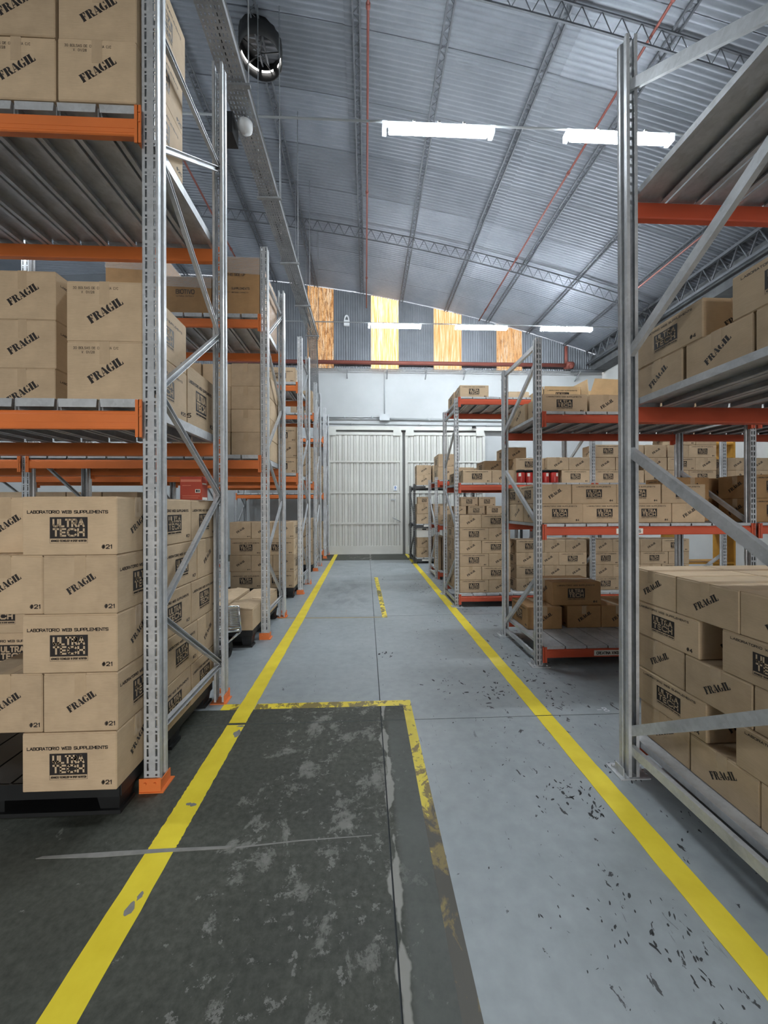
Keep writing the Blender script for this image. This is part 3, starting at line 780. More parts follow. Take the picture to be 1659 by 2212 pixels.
# conduits, junction box and cable basket on the back wall
def pipe(name, label, pts, r, mat, cat='pipe', group=None, fit=None, fr=1.6):
    o0 = Vector(pts[0]); root = empty(name, o0); tag(root, label, cat, group)
    for a, b in zip(pts, pts[1:]):
        m = MB(); m.tube(Vector(a) - o0, Vector(b) - o0, r, 10); m.build('pipe_run', mat, root)
        if fit:
            d = Vector(b) - Vector(a); L = d.length; d.normalize(); k = fit
            while k < L:
                p = Vector(a) - o0 + d * k; m = MB(); m.tube(p - d * r * 1.5, p + d * r * 1.5, r * fr, 10); m.build('pipe_clamp', mat, root); k += fit
    return root
pipe('wall_conduit', 'upper grey conduit running left from the junction box over the gate', [(-1.6, 12.58, 4.45), (.44, 12.58, 4.47)], .022, M_CONDUIT, 'conduit', fit=.9)
pipe('wall_conduit', 'second grey conduit just below, left of the junction box', [(-1.6, 12.58, 4.39), (.44, 12.58, 4.41)], .022, M_CONDUIT, 'conduit')
pipe('wall_conduit', 'thick grey conduit running right from the junction box', [(.76, 12.58, 4.41), (6.9, 12.58, 4.37)], .04, M_CONDUIT, 'conduit', fit=1.3, fr=1.2)
pipe('wall_conduit', 'vertical grey conduit dropping from the cable basket to the junction box', [(.61, 12.59, 6.0), (.61, 12.59, 4.55)], .02, M_CONDUIT, 'conduit')
pipe('wall_conduit', 'thin lower grey conduit with clamps just above the gate track', [(-1.6, 12.59, 4.25), (7.2, 12.59, 4.21)], .016, M_CONDUIT, 'conduit', fit=1.12, fr=2.2)
jb = empty('junction_box', (.6, 12.6, 4.45)); tag(jb, 'grey square junction box on the wall above the gate', 'electrical box')
m = MB(); m.box(-.16, .16, -.10, 0, -.1, .1); m.build('housing', M_CONDUIT, jb)
m = MB(); m.box(-.165, .165, -.118, -.10, -.105, .105); m.build('cover', M_CONDUIT, jb)
wc = empty('security_camera', (3.55, 12.44, 4.12)); tag(wc, 'small dark camera fixed above the right gate leaf', 'camera')
m = MB(); m.bar((0, -.02, .02), (-.10, -.14, -.02), [(-.03, -.03), (.03, -.03), (.03, .03), (-.03, .03)]); m.build('housing', M_BLACK, wc)
m = MB(); m.tube((.05, .0, .0), (0, -.02, .02), .015, 6); m.build('bracket', M_CONDUIT, wc)
cb = empty('cable_basket', (0, 12.42, 5.95)); tag(cb, 'long wire cable basket on brackets along the top of the plastered back wall', 'cable tray')
m = MB()
for y in (-.14, -.08, -.02, .04, .10): m.tube((-2.2, y, 0), (7.0, y, 0), .004, 4)
for y in (-.14, .10): m.tube((-2.2, y, .05), (7.0, y, .05), .004, 4)
m.build('long_wires', M_TRAY, cb)
m = MB(); k = -2.2
while k < 7.0:
    m.tube((k, -.14, 0), (k, .10, 0), .004, 4); m.tube((k, -.14, 0), (k, -.14, .05), .004, 4); k += .1
tag(m.build('cross_wires', M_TRAY, cb), kind='stuff')
for x in (-1.9, -.62, .68, 1.95, 3.22, 4.5, 5.75, 7.0):
    m = MB(); m.box(x - .02, x + .02, -.17, .18, -.03, -.005); m.bar((x, .18, -.22), (x, -.14, -.03), [(-.02, -.008), (.02, -.008), (.02, .008), (-.02, .008)]); m.build('bracket', M_TRAY, cb)
rp = pipe('sprinkler_main', 'thick red sprinkler main across the back wall below the glowing panels', [(-4.5, 12.36, 6.17), (6.62, 12.36, 6.17)], .062, M_PIPE)
m = MB(); m.tube((11.05, 0, 0), (11.3, 0, 0), .12, 12); m.tube((11.08, 0, 0), (11.08, 0, .62), .05, 8); m.tube((11.15, -.02, 0), (11.15, -.2, -.12), .05, 8); m.build('valve', M_PIPE, rp)
pipe('dark_wall_pipe', 'dark capped pipe end continuing right of the red valve', [(6.75, 12.36, 6.0), (7.8, 12.36, 6.0)], .05, M_TRUSS)
pipe('sprinkler_pipe', 'thin red sprinkler pipe running lengthwise overhead at mid aisle', [(.05, 2.0, 7.9), (.02, 12.3, 7.9)], .018, M_PIPE, fit=2.9, group='sprinkler pipes')
pipe('sprinkler_pipe', 'red sprinkler pipe overhead crossing beside the right lamps', [(3.68, 2.0, 7.55), (3.66, 12.3, 7.55)], .018, M_PIPE, fit=2.4, group='sprinkler pipes')
pipe('sprinkler_pipe', 'red sprinkler pipe under the roof near the right-hand eaves', [(6.1, 3.0, 6.4), (6.08, 8.4, 6.4)], .018, M_PIPE, fit=2.7, group='sprinkler pipes')
pipe('sprinkler_pipe', 'red sprinkler pipe overhead behind the left racks', [(-3.2, 2.0, 7.6), (-3.15, 12.3, 7.6)], .018, M_PIPE, fit=2.4, group='sprinkler pipes')
sb = empty('siren_beacon', (-.62, 12.5, 7.52)); tag(sb, 'white looped sounder hung on the gable between glowing panels', 'sounder')
m = MB(); m.box(-.09, .09, -.04, .03, -.12, .06); m.build('base', M_WHITEPL, sb)
m = MB()
for q in ring(0, .1, .05, .12, .085, .17, 0, 180, 10): m.prism(q, lambda p: (p[0], -.03, p[1] - .04), lambda p: (p[0], .0, p[1] - .04))
m.build('loop', M_WHITEPL, sb)
m = MB(); m.tube((0, 0, -.12), (0, 0, -1.3), .008, 5); m.build('cable', M_CONDUIT, sb)

# ------------------------------------------------------------------ overhead cable tray, camera and lamps
ct = empty('cable_tray', (-1.36, 2.6, 5.9)); tag(ct, 'wide perforated galvanized cable tray running overhead along the left racks', 'cable tray')
def tray_seg(L, w):
    m = MB(); px_ = .05; nx = 7; xs = []
    n = int(L / px_); cw = w / nx
    for j in range(n):
        y = j * px_
        m.face([(-w / 2, y, 0), (w / 2, y, 0), (w / 2, y + .022, 0), (-w / 2, y + .022, 0)])
        x = -w / 2
        for k in range(nx):
            e = cw * .68 if k < nx - 1 else cw
            m.face([(x, y + .022, 0), (x + e, y + .022, 0), (x + e, y + .05, 0), (x, y + .05, 0)]); x += cw
    for s in (-1, 1):
        m.face([(s * w / 2, 0, 0), (s * w / 2, L, 0), (s * w / 2, L, .06), (s * w / 2, 0, .06)])
        m.face([(s * w / 2, 0, .06), (s * w / 2, L, .06), (s * (w / 2 + .015), L, .06), (s * (w / 2 + .015), 0, .06)])
    return solid(m.mesh('tray_section', [M_TRAY]), .0015)
ts = tray_seg(1.5, .25)
for k in range(5): put('tray_section', ts, ct, (0, k * 1.5, 0))
m = MB()
for k in range(9): m.tube((-.02 + .03 * math.sin(k), .2 + k * .8, .02), (.04 * math.cos(k * 2), 1.0 + k * .8, .02), .012, 6)
m.build('tray_cables', M_RUBBER, ct)
for k in range(6):
    m = MB(); m.box(-.17, .17, -.02 + k * 1.45, .02 + k * 1.45, -.03, -.004); m.tube((-.15, k * 1.45, 0), (-.15, k * 1.45, roof_z(-1.4) - 5.95), .006, 5); m.tube((.15, k * 1.45, 0), (.15, k * 1.45, roof_z(-1.4) - 5.95), .006, 5); m.build('hanger', M_TRAY, ct)
dp = put('tray_bend', tray_seg(2.3, .22), ct, (-.02, 7.45, 0)); dp.rotation_euler = (math.radians(-28), 0, math.radians(6))
sc_ = empty('dome_camera', (-1.44, 4.42, 5.80)); tag(sc_, 'white domed camera beside a black box hung from the cable tray', 'camera')
m = MB(); m.lathe([(0.0, -.075), (.045, -.065), (.075, -.035), (.08, 0), (.08, .04), (0, .04)], n=16); m.build('dome', M_WHITEPL, sc_, (.09, -.02, .0))
m = MB(); m.box(-.16, -.02, -.12, .08, -.16, .07); m.build('black_box', M_BLACK, sc_)
lens_pole = MB()
def lamp(x, y, z, label, group):
    root = empty('batten_lamp', (x, y, z)); tag(root, label, 'lamp', group)
    L = 1.25
    m = MB(); prof = [(-.032, .046), (-.03, .062), (.03, .062), (.032, .046)]
    m.prism(prof, lambda q: (-L / 2, q[0], q[1]), lambda q: (L / 2, q[0], q[1])); m.build('housing', M_CONDUIT, root)
    m = MB(); pr = [(.058 * math.cos(math.radians(a)), -.058 * math.sin(math.radians(a)) * .9) for a in range(-33, 214, 41)]
    m.prism(list(reversed(pr)), lambda q: (-L / 2 + .03, q[0], q[1]), lambda q: (L / 2 - .03, q[0], q[1])); m.build('diffuser', M_LED, root)
    for s in (-1, 1):
        m = MB(); m.box(min(s * L / 2, s * (L / 2 + .05)), max(s * L / 2, s * (L / 2 + .05)), -.055, .055, -.045, .04); m.build('end_cap', M_CLEAR, root)
    for k in (-.3, 0, .3):
        m = MB(); m.box(k - .015, k + .015, -.066, .066, .03, .055); m.build('clip', M_CONDUIT, root)
    return root
for r, (y, z, xs, words) in enumerate([(4.6, 6.05, (.88, 3.12), 'nearer lamp row overhead'), (9.75, 6.12, (.73, 2.96, 5.2), 'farther lamp row near the gable'),
                                       (2.0, 6.05, (-8.6, -6.4), 'far left lamp row'), (8.2, 6.05, (-8.6, -6.4), 'second far left lamp row')]):  # both far left rows are out of view, added as fill light
    for k, x in enumerate(xs):
        lamp(x, y, z, f'bright white tube lamp, {ORD[k]} from the left in the {words}', 'batten lamps')
    pipe('lamp_conduit', f'thin grey conduit carrying the {words}', [(-2.6 if r == 0 else -4 if r < 2 else -9.6, y, z + .078), (7.4 if r < 2 else -5.4, y, z + .078)], .012, M_CONDUIT, 'conduit')

# ------------------------------------------------------------------ pallet racks
def post_mesh(h, w, d, style):
    m = MB()
    if style == 'L': pitch, zs, xs = .076, [(0, .012, 'dot'), (.028, .069, 'slot')], (.022, .011)
    else: pitch, zs, xs = .0508, [(.008, .042, 'slot')], (.0125, .013)
    n = int(h / pitch); c, sw = xs
    cols = [-w / 2, -c - sw / 2, -c + sw / 2, c - sw / 2, c + sw / 2, w / 2]
    for k in range(n):
        zb = k * pitch; cuts = [0.0]
        for a, b, t in zs: cuts += [a, b]
        cuts = sorted(set(cuts + [pitch]))
        for z0, z1 in zip(cuts, cuts[1:]):
            hole = any(abs(z0 - a) < 1e-6 and abs(z1 - b) < 1e-6 for a, b, t in zs)
            for i in range(5):
                if hole and i in (1, 3): continue
                m.face([(cols[i], 0, zb + z0), (cols[i + 1], 0, zb + z0), (cols[i + 1], 0, zb + z1), (cols[i], 0, zb + z1)])
    top = n * pitch
    gx = .010
    fl = [(w / 2, 0), (w / 2, d * .28), (w / 2 - gx, d * .36), (w / 2 - gx, d * .62), (w / 2, d * .70), (w / 2, d), (w / 2 - .018, d)]
    for s in (-1, 1):
        for a, b in zip(fl, fl[1:]):
            m.face([(s * a[0], a[1], 0), (s * b[0], b[1], 0), (s * b[0], b[1], top), (s * a[0], a[1], top)])
    return solid(m.mesh('post', [M_GALV]), .002)
PM = {}
def get_post(h, w, d, style, mat=None):
    k = (h, w, d, style, mat.name if mat else '')
    if k not in PM:
        PM[k] = post_mesh(h, w, d, style)
        if mat: PM[k].materials[0] = mat
    return PM[k]
def brace_bar(p0, p1, wd, th, mat, parent, name='diagonal_brace'):
    m = MB(); t = .004
    pr = [(-th / 2, -wd / 2), (th / 2, -wd / 2), (th / 2, -wd / 2 + t), (-th / 2 + t, -wd / 2 + t), (-th / 2 + t, wd / 2 - t), (th / 2, wd / 2 - t), (th / 2, wd / 2), (-th / 2, wd / 2)]
    m.bar(p0, p1, pr); return m.build(name, mat, parent)
def deck_mesh(Lp, wp, hf, hs):
    m = MB(); t = .003; e = wp / 2
    m.box(-e, e, 0, Lp, -t, 0)
    for y in (0, Lp - t):
        m.v += [(-e, y, -t), (e, y, -t), (e - .004, y, -hf), (-e + .004, y, -hf), (-e, y + t, -t), (e, y + t, -t), (e - .004, y + t, -hf), (-e + .004, y + t, -hf)]
        i = len(m.v) - 8
        for q in ((3, 2, 1, 0), (4, 5, 6, 7), (1, 2, 6, 5), (2, 3, 7, 6), (3, 0, 4, 7)): m.f.append(tuple(i + k for k in q)); m.m.append(0); m.sm.append(False)
    for s in (-1, 1):
        m.box(min(s * e, s * (e - t)), max(s * e, s * (e - t)), .02, Lp - .02, -hs, -t); m.box(min(s * (e - .028), s * e), max(s * (e - .028), s * e), .02, Lp - .02, -hs, -hs + t)
    return m.mesh('deck_panel', [M_DECK])
DM = {}
def beam_mesh(L, h, t, mat):
    m = MB()
    pr = [(0, -h), (0, -h * .22), (.006, -h * .16), (.006, -h * .08), (.012, 0), (t, 0), (t, -h + .006), (t - .006, -h), (.006, -h - .004)]
    m.prism(pr, lambda q: (0, q[0], q[1]), lambda q: (L, q[0], q[1])); m.box(0, L, -.0012, 0, -h * .66, -h * .62); m.box(0, L, -.0012, 0, -h * .90, -h * .87)
    return m.mesh('beam', [mat])
BM = {}
def rack(label, style, posts_x, yf, yr, w, d, h, levels, pairs, hor, mat, post_mat=None, brace_w=.034, foot=None, panel_w=.2, bh=.095, pf=.043, bgap=.06, group='pallet racks along the aisle', bays=None, mirror_x=False):
    """posts_x: centre x of every frame; levels: list of (deck top z, bay indices)"""
    x0 = posts_x[0]; root = empty('pallet_rack', (x0, yf, 0)); tag(root, label, 'rack', group)
    pmesh = get_post(h, w, d, style, post_mat); pm = post_mat or M_GALV
    for fi, x in enumerate(posts_x):
        fr = empty('upright_frame', (x - x0, 0, 0), root)
        put('post', pmesh, fr, (0, 0, .006)); put('post', pmesh, fr, (0, yr - yf, .006), math.pi)
        ya, yb_ = d * .75, (yr - yf) - d * .75
        for (zf, zr) in pairs: brace_bar((0, ya, zf), (0, yb_, zr), brace_w, .026, pm, fr)
        for zz in hor: brace_bar((0, ya, zz), (0, yb_, zz), brace_w, .026, pm, fr, 'horizontal_brace')
        for (yy, s) in ((0, -1), (yr - yf, 1)):
            m = MB()
            if style == 'L':
                m.box(-.06, .065, min(yy - s * .11, yy + s * .015), max(yy - s * .11, yy + s * .015), 0, .006)
                yo = yy + s * .004; m.box(-.062, .05, min(yo, yo + s * .006), max(yo, yo + s * .006), 0, .075); m.box(w / 2 + .002, w / 2 + .007, min(yy - s * .1, yy), max(yy - s * .1, yy), 0, .06)
                for bx in (-.03, .02): m.tube((bx, yo, .05), (bx, yo + s * .016, .05), .008, 6)
                m.build('foot_plate', foot or mat, fr)
            else:
                m.box(-.085, .085, min(yy - s * .09, yy + s * .045), max(yy - s * .09, yy + s * .045), 0, .006); m.box(-w / 2 - .028, -w / 2 - .022, min(yy - s * .07, yy), max(yy - s * .07, yy), .006, .05)
                m.tube((-.06, yy + s * .02, .006), (-.06, yy + s * .02, .02), .009, 6); m.tube((.06, yy + s * .02, .006), (.06, yy + s * .02, .02), .009, 6)
                m.build('foot_plate', pm, fr)
    for (zt, bl) in levels:
        for b in bl:
            xa, xb = sorted((posts_x[b], posts_x[b + 1])); xa += w / 2 + .002; xb -= w / 2 + .002; L = xb - xa
            k = (round(L, 3), bh, mat.name)
            if k not in BM: BM[k] = beam_mesh(L, bh, .045, mat)
            zb = zt - bgap
            for (yy, rz) in ((-.03, 0), (yr - yf + .03, math.pi)):
                bo = put('beam', BM[k], root, ((xa - x0) if rz == 0 else (xb - x0), yy, zb), rz)
                for ex in (0, L):
                    m = MB(); s = -1 if ex == 0 else 1
                    cw = .034 if style == 'L' else .04
                    m.box(min(ex, ex + s * .014) - (cw - .014 if s > 0 else 0), max(ex, ex + s * .014) + (cw - .014 if s < 0 else 0), -.006, .0, -bh - .045, bgap - .004)
                    m.box(min(ex - s * .004, ex), max(ex - s * .004, ex), -.006, .05, -bh - .045, bgap - .004)
                    for zz in (-.03, .02): m.tube((ex + s * .006, -.006, zz), (ex + s * .006, -.011, zz), .006, 5)
                    m.build('beam_connector', mat, bo)
            n = int(L / panel_w); k2 = (round(yr - yf, 3), panel_w, pf)
            if k2 not in DM: DM[k2] = deck_mesh(yr - yf + .05, panel_w - .004, pf, bgap)
            wid = L / n
            for j in range(n):
                put('deck_panel', DM[k2], root, (xa - x0 + (j + .5) * wid, -.026, zt + random.uniform(-.001, .001)))
    return root
L_PAIRS = [(.92, .30), (.92, 1.60), (2.15, 1.60), (2.15, 2.84), (3.48, 2.84), (3.48, 4.13)]
L_HOR = [.29, 4.15]
wL, dL = .078, .085
Lx = -1.139
LR = [(2.09, 3.10), (4.45, 5.42), (6.75, 7.73), (9.2, 10.1), (11.5, 12.42)]
LZ = [(2.072, 3.604), (2.107, 3.708), (2.109, 3.69), (2.13, 3.76), (1.95, 3.62)]
names = ['nearest galvanized rack with orange beams on the left of the aisle', 'second orange-beamed rack on the left, with a near-empty floor pallet', 'third orange-beamed rack on the left along the aisle',
         'fourth orange-beamed rack on the left, partly hidden', 'last orange-beamed rack on the left beside the gate']
for i, ((a, b), lv) in enumerate(zip(LR, LZ)):
    x1 = Lx - (.0, .025, .015, .075, .1)[i]
    fx = [x1, x1 - 2.62] + ([x1 - 5.24] if i in (1, 2) else [])
    rack(names[i], 'L', fx, a, b, wL, dL, 4.5 if i else 5.0, [(z, [0, 1] if i in (1, 2) else [0]) for z in lv] + ([(.27, [0])] if i == 4 else []), L_PAIRS, L_HOR, M_ORANGE, foot=M_ORANGE)
wR, dR = .056, .065
R_PAIRS = [(.83, .16), (1.35, 1.92), (2.89, 2.40)]
rack('nearest grey rack with red-orange beams on the right of the aisle', 'R', [1.475, 3.6], 1.10, 2.135, .062, .075, 4.13, [(.20, [0]), (2.105, [0]), (3.27, [0])],
     [(.85, .25), (1.19, 1.81), (2.93, 2.356), (3.17, 3.85)], [.15], M_RED, brace_w=.05, bh=.085, pf=.03, bgap=.035)
r2 = rack('second grey rack on the right, with a half-empty bottom deck', 'R', [1.63, 3.75, 5.87], 3.56, 4.48, wR, dR, 3.12, [(.193, [0, 1]), (1.345, [0, 1]), (2.404, [0, 1])],
     R_PAIRS, [.07, 3.05], M_RED, brace_w=.042, bh=.075, pf=.026, bgap=.03)
r3 = rack('third grey rack on the right, tall with cartons on its top deck', 'R', [1.366, 3.487, 5.59, 7.7], 5.75, 6.65, wR, dR, 3.15, [(.197, [0, 1, 2]), (1.874, [0, 1, 2]), (3.17, [0, 1])],
     [(.75, .12), (1.2, 1.8), (2.75, 2.2)], [.07, 3.0], M_RED, brace_w=.042, bh=.08, pf=.028, bgap=.032)
rack('fourth grey rack on the right, lower and partly hidden', 'R', [1.465, 3.5, 5.5], 7.97, 8.86, wR, dR, 2.15, [(.17, [0, 1]), (1.15, [0, 1]), (2.08, [0, 1])],
     [(.9, .2), (1.0, 1.7)], [.08], M_RED, brace_w=.04, bh=.08, pf=.026, bgap=.03)
r5 = rack('low dark-grey rack on the right nearest the gate', 'R', [1.29, 2.9, 4.6], 10.3, 11.25, .054, .06, 2.16, [(.15, [0, 1]), (1.06, [0, 1]), (2.11, [0, 1])],
     [(.85, .2), (1.2, 1.9)], [.08], M_DARKSTEEL, post_mat=M_DARKSTEEL, brace_w=.036, bh=.07, pf=.024, bgap=.028)
# shelf cards
def card(parent_rack, x, z, txt, label, wd=.26, hh=.05, y=-.0335):
    beams = [c for c in parent_rack.children if c.name.startswith('beam') and 'connector' not in c.name and c.rotation_euler[2] == 0]
    b = min(beams, key=lambda c: abs(c.location[2] - (z - parent_rack.location[2])) * 10 + abs(c.location[0] + .9 - (x - parent_rack.location[0])))
    m = MB(); m.box(-wd / 2, wd / 2, -.001, 0, -hh / 2, hh / 2, 0)
    if txt:
        for q in fit_text(txt, 0, -hh * .24, wd * .82, hh * .46, hh * .11, .3): m.face([(px, -.0016, pz) for px, pz in q], 1)
    o = m.build('shelf_card', [M_PAPER, M_INK], b); o.location = (x - parent_rack.location[0] - b.location[0], -.0016, z - b.location[2])
    o['label'] = label; return o
card(r2, 2.27, .125, 'CREATINA X1KG', 'white shelf card printed with product words')
card(r2, 2.49, 1.272, 'CREATINA X1KG', 'white shelf card printed with product words')
card(r5, 1.6, .09, '', 'small white shelf card', .22, .045); card(r5, 1.65, 1.01, '', 'small white shelf card', .22, .045); card(r5, 1.7, 2.06, '', 'small white shelf card', .22, .045)

# ------------------------------------------------------------------ plastic pallets
def pallet_mesh(X, Y, H):
    m = MB()
    for k in range(7):
        a = -X / 2 + k * (X / 7) + .006; m.box(a, a + X / 7 - .012, -Y / 2, Y / 2, H - .022, H)
    for y in (-Y / 2, -.05, Y / 2 - .1): m.box(-X / 2, X / 2, y, y + .1, H - .045, H - .022)
    for x in (-X / 2, -.06, X / 2 - .12):
        for y in (-Y / 2, -.07, Y / 2 - .14):
            m.v += [(x + .015, y + .015, .02), (x + .105, y + .015, .02), (x + .105, y + .125, .02), (x + .015, y + .125, .02), (x, y, H - .045), (x + .12, y, H - .045), (x + .12, y + .14, H - .045), (x, y + .14, H - .045)]
            i = len(m.v) - 8
            for q in ((3, 2, 1, 0), (4, 5, 6, 7), (0, 1, 5, 4), (1, 2, 6, 5), (2, 3, 7, 6), (3, 0, 4, 7)): m.f.append(tuple(i + k for k in q)); m.m.append(0); m.sm.append(False)
    return m
def pallet(x0, x1, y0, y1, H, label):
    root = empty('plastic_pallet', ((x0 + x1) / 2, (y0 + y1) / 2, 0)); tag(root, label, 'pallet', 'black plastic pallets')
    X, Y = x1 - x0, y1 - y0
    pallet_mesh(X, Y, H).build('deck', M_BLACK, root)
    for y in (-Y / 2, -.06, Y / 2 - .12):
        m = MB(); m.box(-X / 2, X / 2, y, y + .12, 0, .02); m.build('runner', M_BLACK, root)
    for s in (-1, 1):
        m = MB(); m.box(-X / 2, X / 2, s * Y / 2 - .006, s * Y / 2 + .006, H - .075, H); m.build('rim', M_BLACK, root)
        m = MB(); m.box(s * X / 2 - .006, s * X / 2 + .006, -Y / 2, Y / 2, H - .075, H); m.build('rim', M_BLACK, root)
pallet(-2.42, -1.212, 1.945, 3.06, .165, 'black plastic pallet under the carton stack at the nearest left rack')
pallet(-2.35, -1.235, 4.20, 5.38, .20, 'black plastic pallet with one low layer of cartons in the second left rack')
pallet(-2.3, -1.225, 6.50, 7.62, .18, 'black plastic pallet under the four-layer stack in the third left rack')
pallet(-2.3, -1.29, 9.10, 10.1, .16, 'black plastic pallet in the fourth left rack')
pallet(-3.68, -2.5, 4.50, 5.40, .165, 'black plastic pallet behind the nearest left rack, away from the aisle')

# ------------------------------------------------------------------ cartons: left side
e = .003
Xr = -1.185; W, D = .432, .338
odd = [('U', Xr - W, 1.88), ('F', Xr - D, 1.88 + D + e), ('F', Xr - D, 1.88 + D + W + 2 * e)]
even = [('F', Xr - D, 1.88), ('F', Xr - 2 * D - .006, 1.885), ('F', Xr - D, 1.88 + W + e), ('U', Xr - W, 1.88 + 2 * W + 2 * e)]
hole2 = [('U', Xr - 2 * W - .004, 2.60), ('U', Xr - 3 * W - .008, 2.58)]
hole = [('U', Xr - 2 * W - .004, 2.55), ('U', Xr - 3 * W - .008, 2.5)]
stack('floor stack, nearest left rack', 'floor stack in the nearest left rack', 'K21', .167,
      [odd + hole, even + hole2, odd + hole, even + hole2, odd + [('F', Xr - W - D - .005, 1.99)]], -1)
# lower shelf of the nearest left rack
zA = 2.0735
stack('lower shelf, nearest left rack', 'cartons on the lower shelf of the nearest left rack', 'K25', zA, [[('F', -1.59, 2.12)], [('F', -1.594, 2.12)]], -1)
stack('back left of lower shelf, nearest left rack', 'cartons on the lower shelf of the nearest left rack', 'K24', zA,
      [[('F', -2.345, 2.50), ('F', -1.938, 2.64)], [('F', -2.345, 2.50), ('F', -1.938, 2.64)], [('F', -2.345, 2.50), ('F', -1.938, 2.64)]], -1)
carton('K26', 'F', -1.53, 2.64, zA, 'taller logo carton at the rear aisle end, lower shelf of nearest left rack', 'cartons on the lower shelf of the nearest left rack')
zB = 3.606
stack('upper shelf, nearest left rack', 'cartons on the upper shelf of the nearest left rack', 'K25', zB, [[('F', -1.582, 2.055), ('F', -1.985, 2.055)]], -1)
stack('upper shelf, nearest left rack', 'cartons on the upper shelf of the nearest left rack', 'K25', zB + .3215, [[('F', -1.584, 2.06), ('F', -1.988, 2.05)]], -1, base=1)
stack('upper shelf, nearest left rack', 'cartons on the upper shelf of the nearest left rack', 'K27', zB + .643, [[('F', -1.58, 2.09)]], -1, base=2)
# red carton standing on the stack
rb = empty('red_carton', (-1.245, 2.84, 1.5615)); tag(rb, 'small red printed carton standing on top of the nearest left floor stack', 'box')
m = MB(); m.box(-.075, .075, -.05, .05, 0, .165); m.build('body', M_REDBOX, rb)
M_PALE = simple('pale_red_print', srgb(216, 130, 104), .5)
for (xa, xb_, za, zb_) in ((-.07, .07, .128, .145), (-.06, .0, .10, .104), (-.06, .05, .012, .016), (-.06, .06, .026, .030)):
    m = MB(); m.box(xa, xb_, -.0508, -.05, za, zb_); m.build('pale_print', M_PALE, rb)
m = MB(); m.box(.03, .065, -.0512, -.05, .05, .075); m.box(.075, .0758, -.04, .04, .0, .018); m.box(.075, .0758, -.04, .03, .11, .12); m.build('white_print', M_PAPER, rb)
m = MB(); m.box(.035, .048, -.0518, -.0512, .054, .071); m.box(.052, .060, -.0518, -.0512, .054, .071); m.build('barcode_print', M_INK, rb)
# second left rack
G2 = 'plain cartons in the second left rack'
rows = []
for r in range(4):
    rows.append([('F', -1.54, 4.47), ('F', -1.875, 4.47 + .01 * r), ('F', -2.21, 4.48), ('F', -1.54, 4.94)])
stack('lower shelf, second left rack', G2, 'KP', 2.1085, rows, -1)
def big_box(x0, x1, y0, y1, z0, z1, label, lines):
    root = empty('large_carton', ((x0 + x1) / 2, (y0 + y1) / 2, z0)); tag(root, label, 'box', 'film-wrapped cartons on the second left rack')
    X, Y, H = x1 - x0, y1 - y0, z1 - z0
    body_mesh(X, Y, H, M_BROWN).build('body', M_BROWN, root)
    for (t, cxp, zz, wd, hh) in lines:
        m = MB()
        for q in fit_text(t, cxp, zz, wd, hh, hh * .2, .3): m.face([(px, -Y / 2 - .0006, pz) for px, pz in q])
        m.build('faded_print', simple('faded_ink', srgb(96, 84, 74), .7), root)
    f = MB(); o = .004
    f.face([(-X / 2 - o, -Y / 2 - o, H * .74), (X / 2 + o, -Y / 2 - o, H * .70), (X / 2 + o, -Y / 2 - o, H + o), (-X / 2 - o, -Y / 2 - o, H + o)])
    f.face([(-X / 2 - o, -Y / 2 - o, H + o), (X / 2 + o, -Y / 2 - o, H + o), (X / 2 + o, Y / 2 + o, H + o), (-X / 2 - o, Y / 2 + o, H + o)])
    f.face([(X / 2 + o, -Y / 2 - o, .0), (X / 2 + o, Y / 2 + o, .0), (X / 2 + o, Y / 2 + o, H + o), (X / 2 + o, -Y / 2 - o, H + o)])
    f.build('stretch_film', M_FILM, root)
big_box(-1.74, -1.212, 4.45, 5.3, 3.7095, 4.36, 'large film-wrapped brown carton at the aisle end, upper shelf of second left rack', [('THIS SIDE UP', .0, .44, .20, .026), ('SUPPLEMENTS', .05, .285, .2, .022), ('SAFETY BEYOND CAPACITY', .0, .245, .28, .012)])
big_box(-2.285, -1.76, 4.47, 5.3, 3.7095, 4.135, 'large brown carton with faded print, second from aisle, upper shelf of second left rack', [('BIOTIVO', -.03, .235, .2, .045), ('NATURAL EXTRACT', -.03, .2, .2, .012), ('', 0, 0, .1, .01)][:2])
big_box(-2.95, -2.32, 4.5, 5.3, 3.7095, 4.42, 'large film-wrapped carton farthest from aisle, upper shelf of second left rack', [])
# low cartons on the second rack's pallet
def open_low(x0, y0, X, Y, z0, H, label):
    root = empty('flat_carton', (x0 + X / 2, y0 + Y / 2, z0)); tag(root, label, 'box', 'low cartons on the second left pallet')
    body_mesh(X, Y, H, M_CARD).build('body', M_CARD, root)
    m = MB()
    for k, (sx, tilt) in enumerate(((-1, .012), (1, .02))):
        m.prism([(0, H), (sx * X / 2, H + .002), (sx * X / 2, H + .006), (0, H + .004 + tilt)], lambda q: (q[0], -Y / 2, q[1]), lambda q: (q[0], Y / 2, q[1]))
    m.build('lid_flap', M_CARD, root)
open_low(-1.52, 4.14, .31, .42, .202, .22, 'plain closed low carton at the front aisle corner of the second left pallet')
open_low(-1.50, 4.58, .31, .60, .202, .22, 'plain low carton behind the front one on the second left pallet')
open_low(-1.86, 4.20, .32, .95, .202, .23, 'long low carton beside the front ones on the second left pallet')
open_low(-2.22, 4.35, .33, .9, .202, .25, 'low carton farthest from the aisle on the second left pallet')
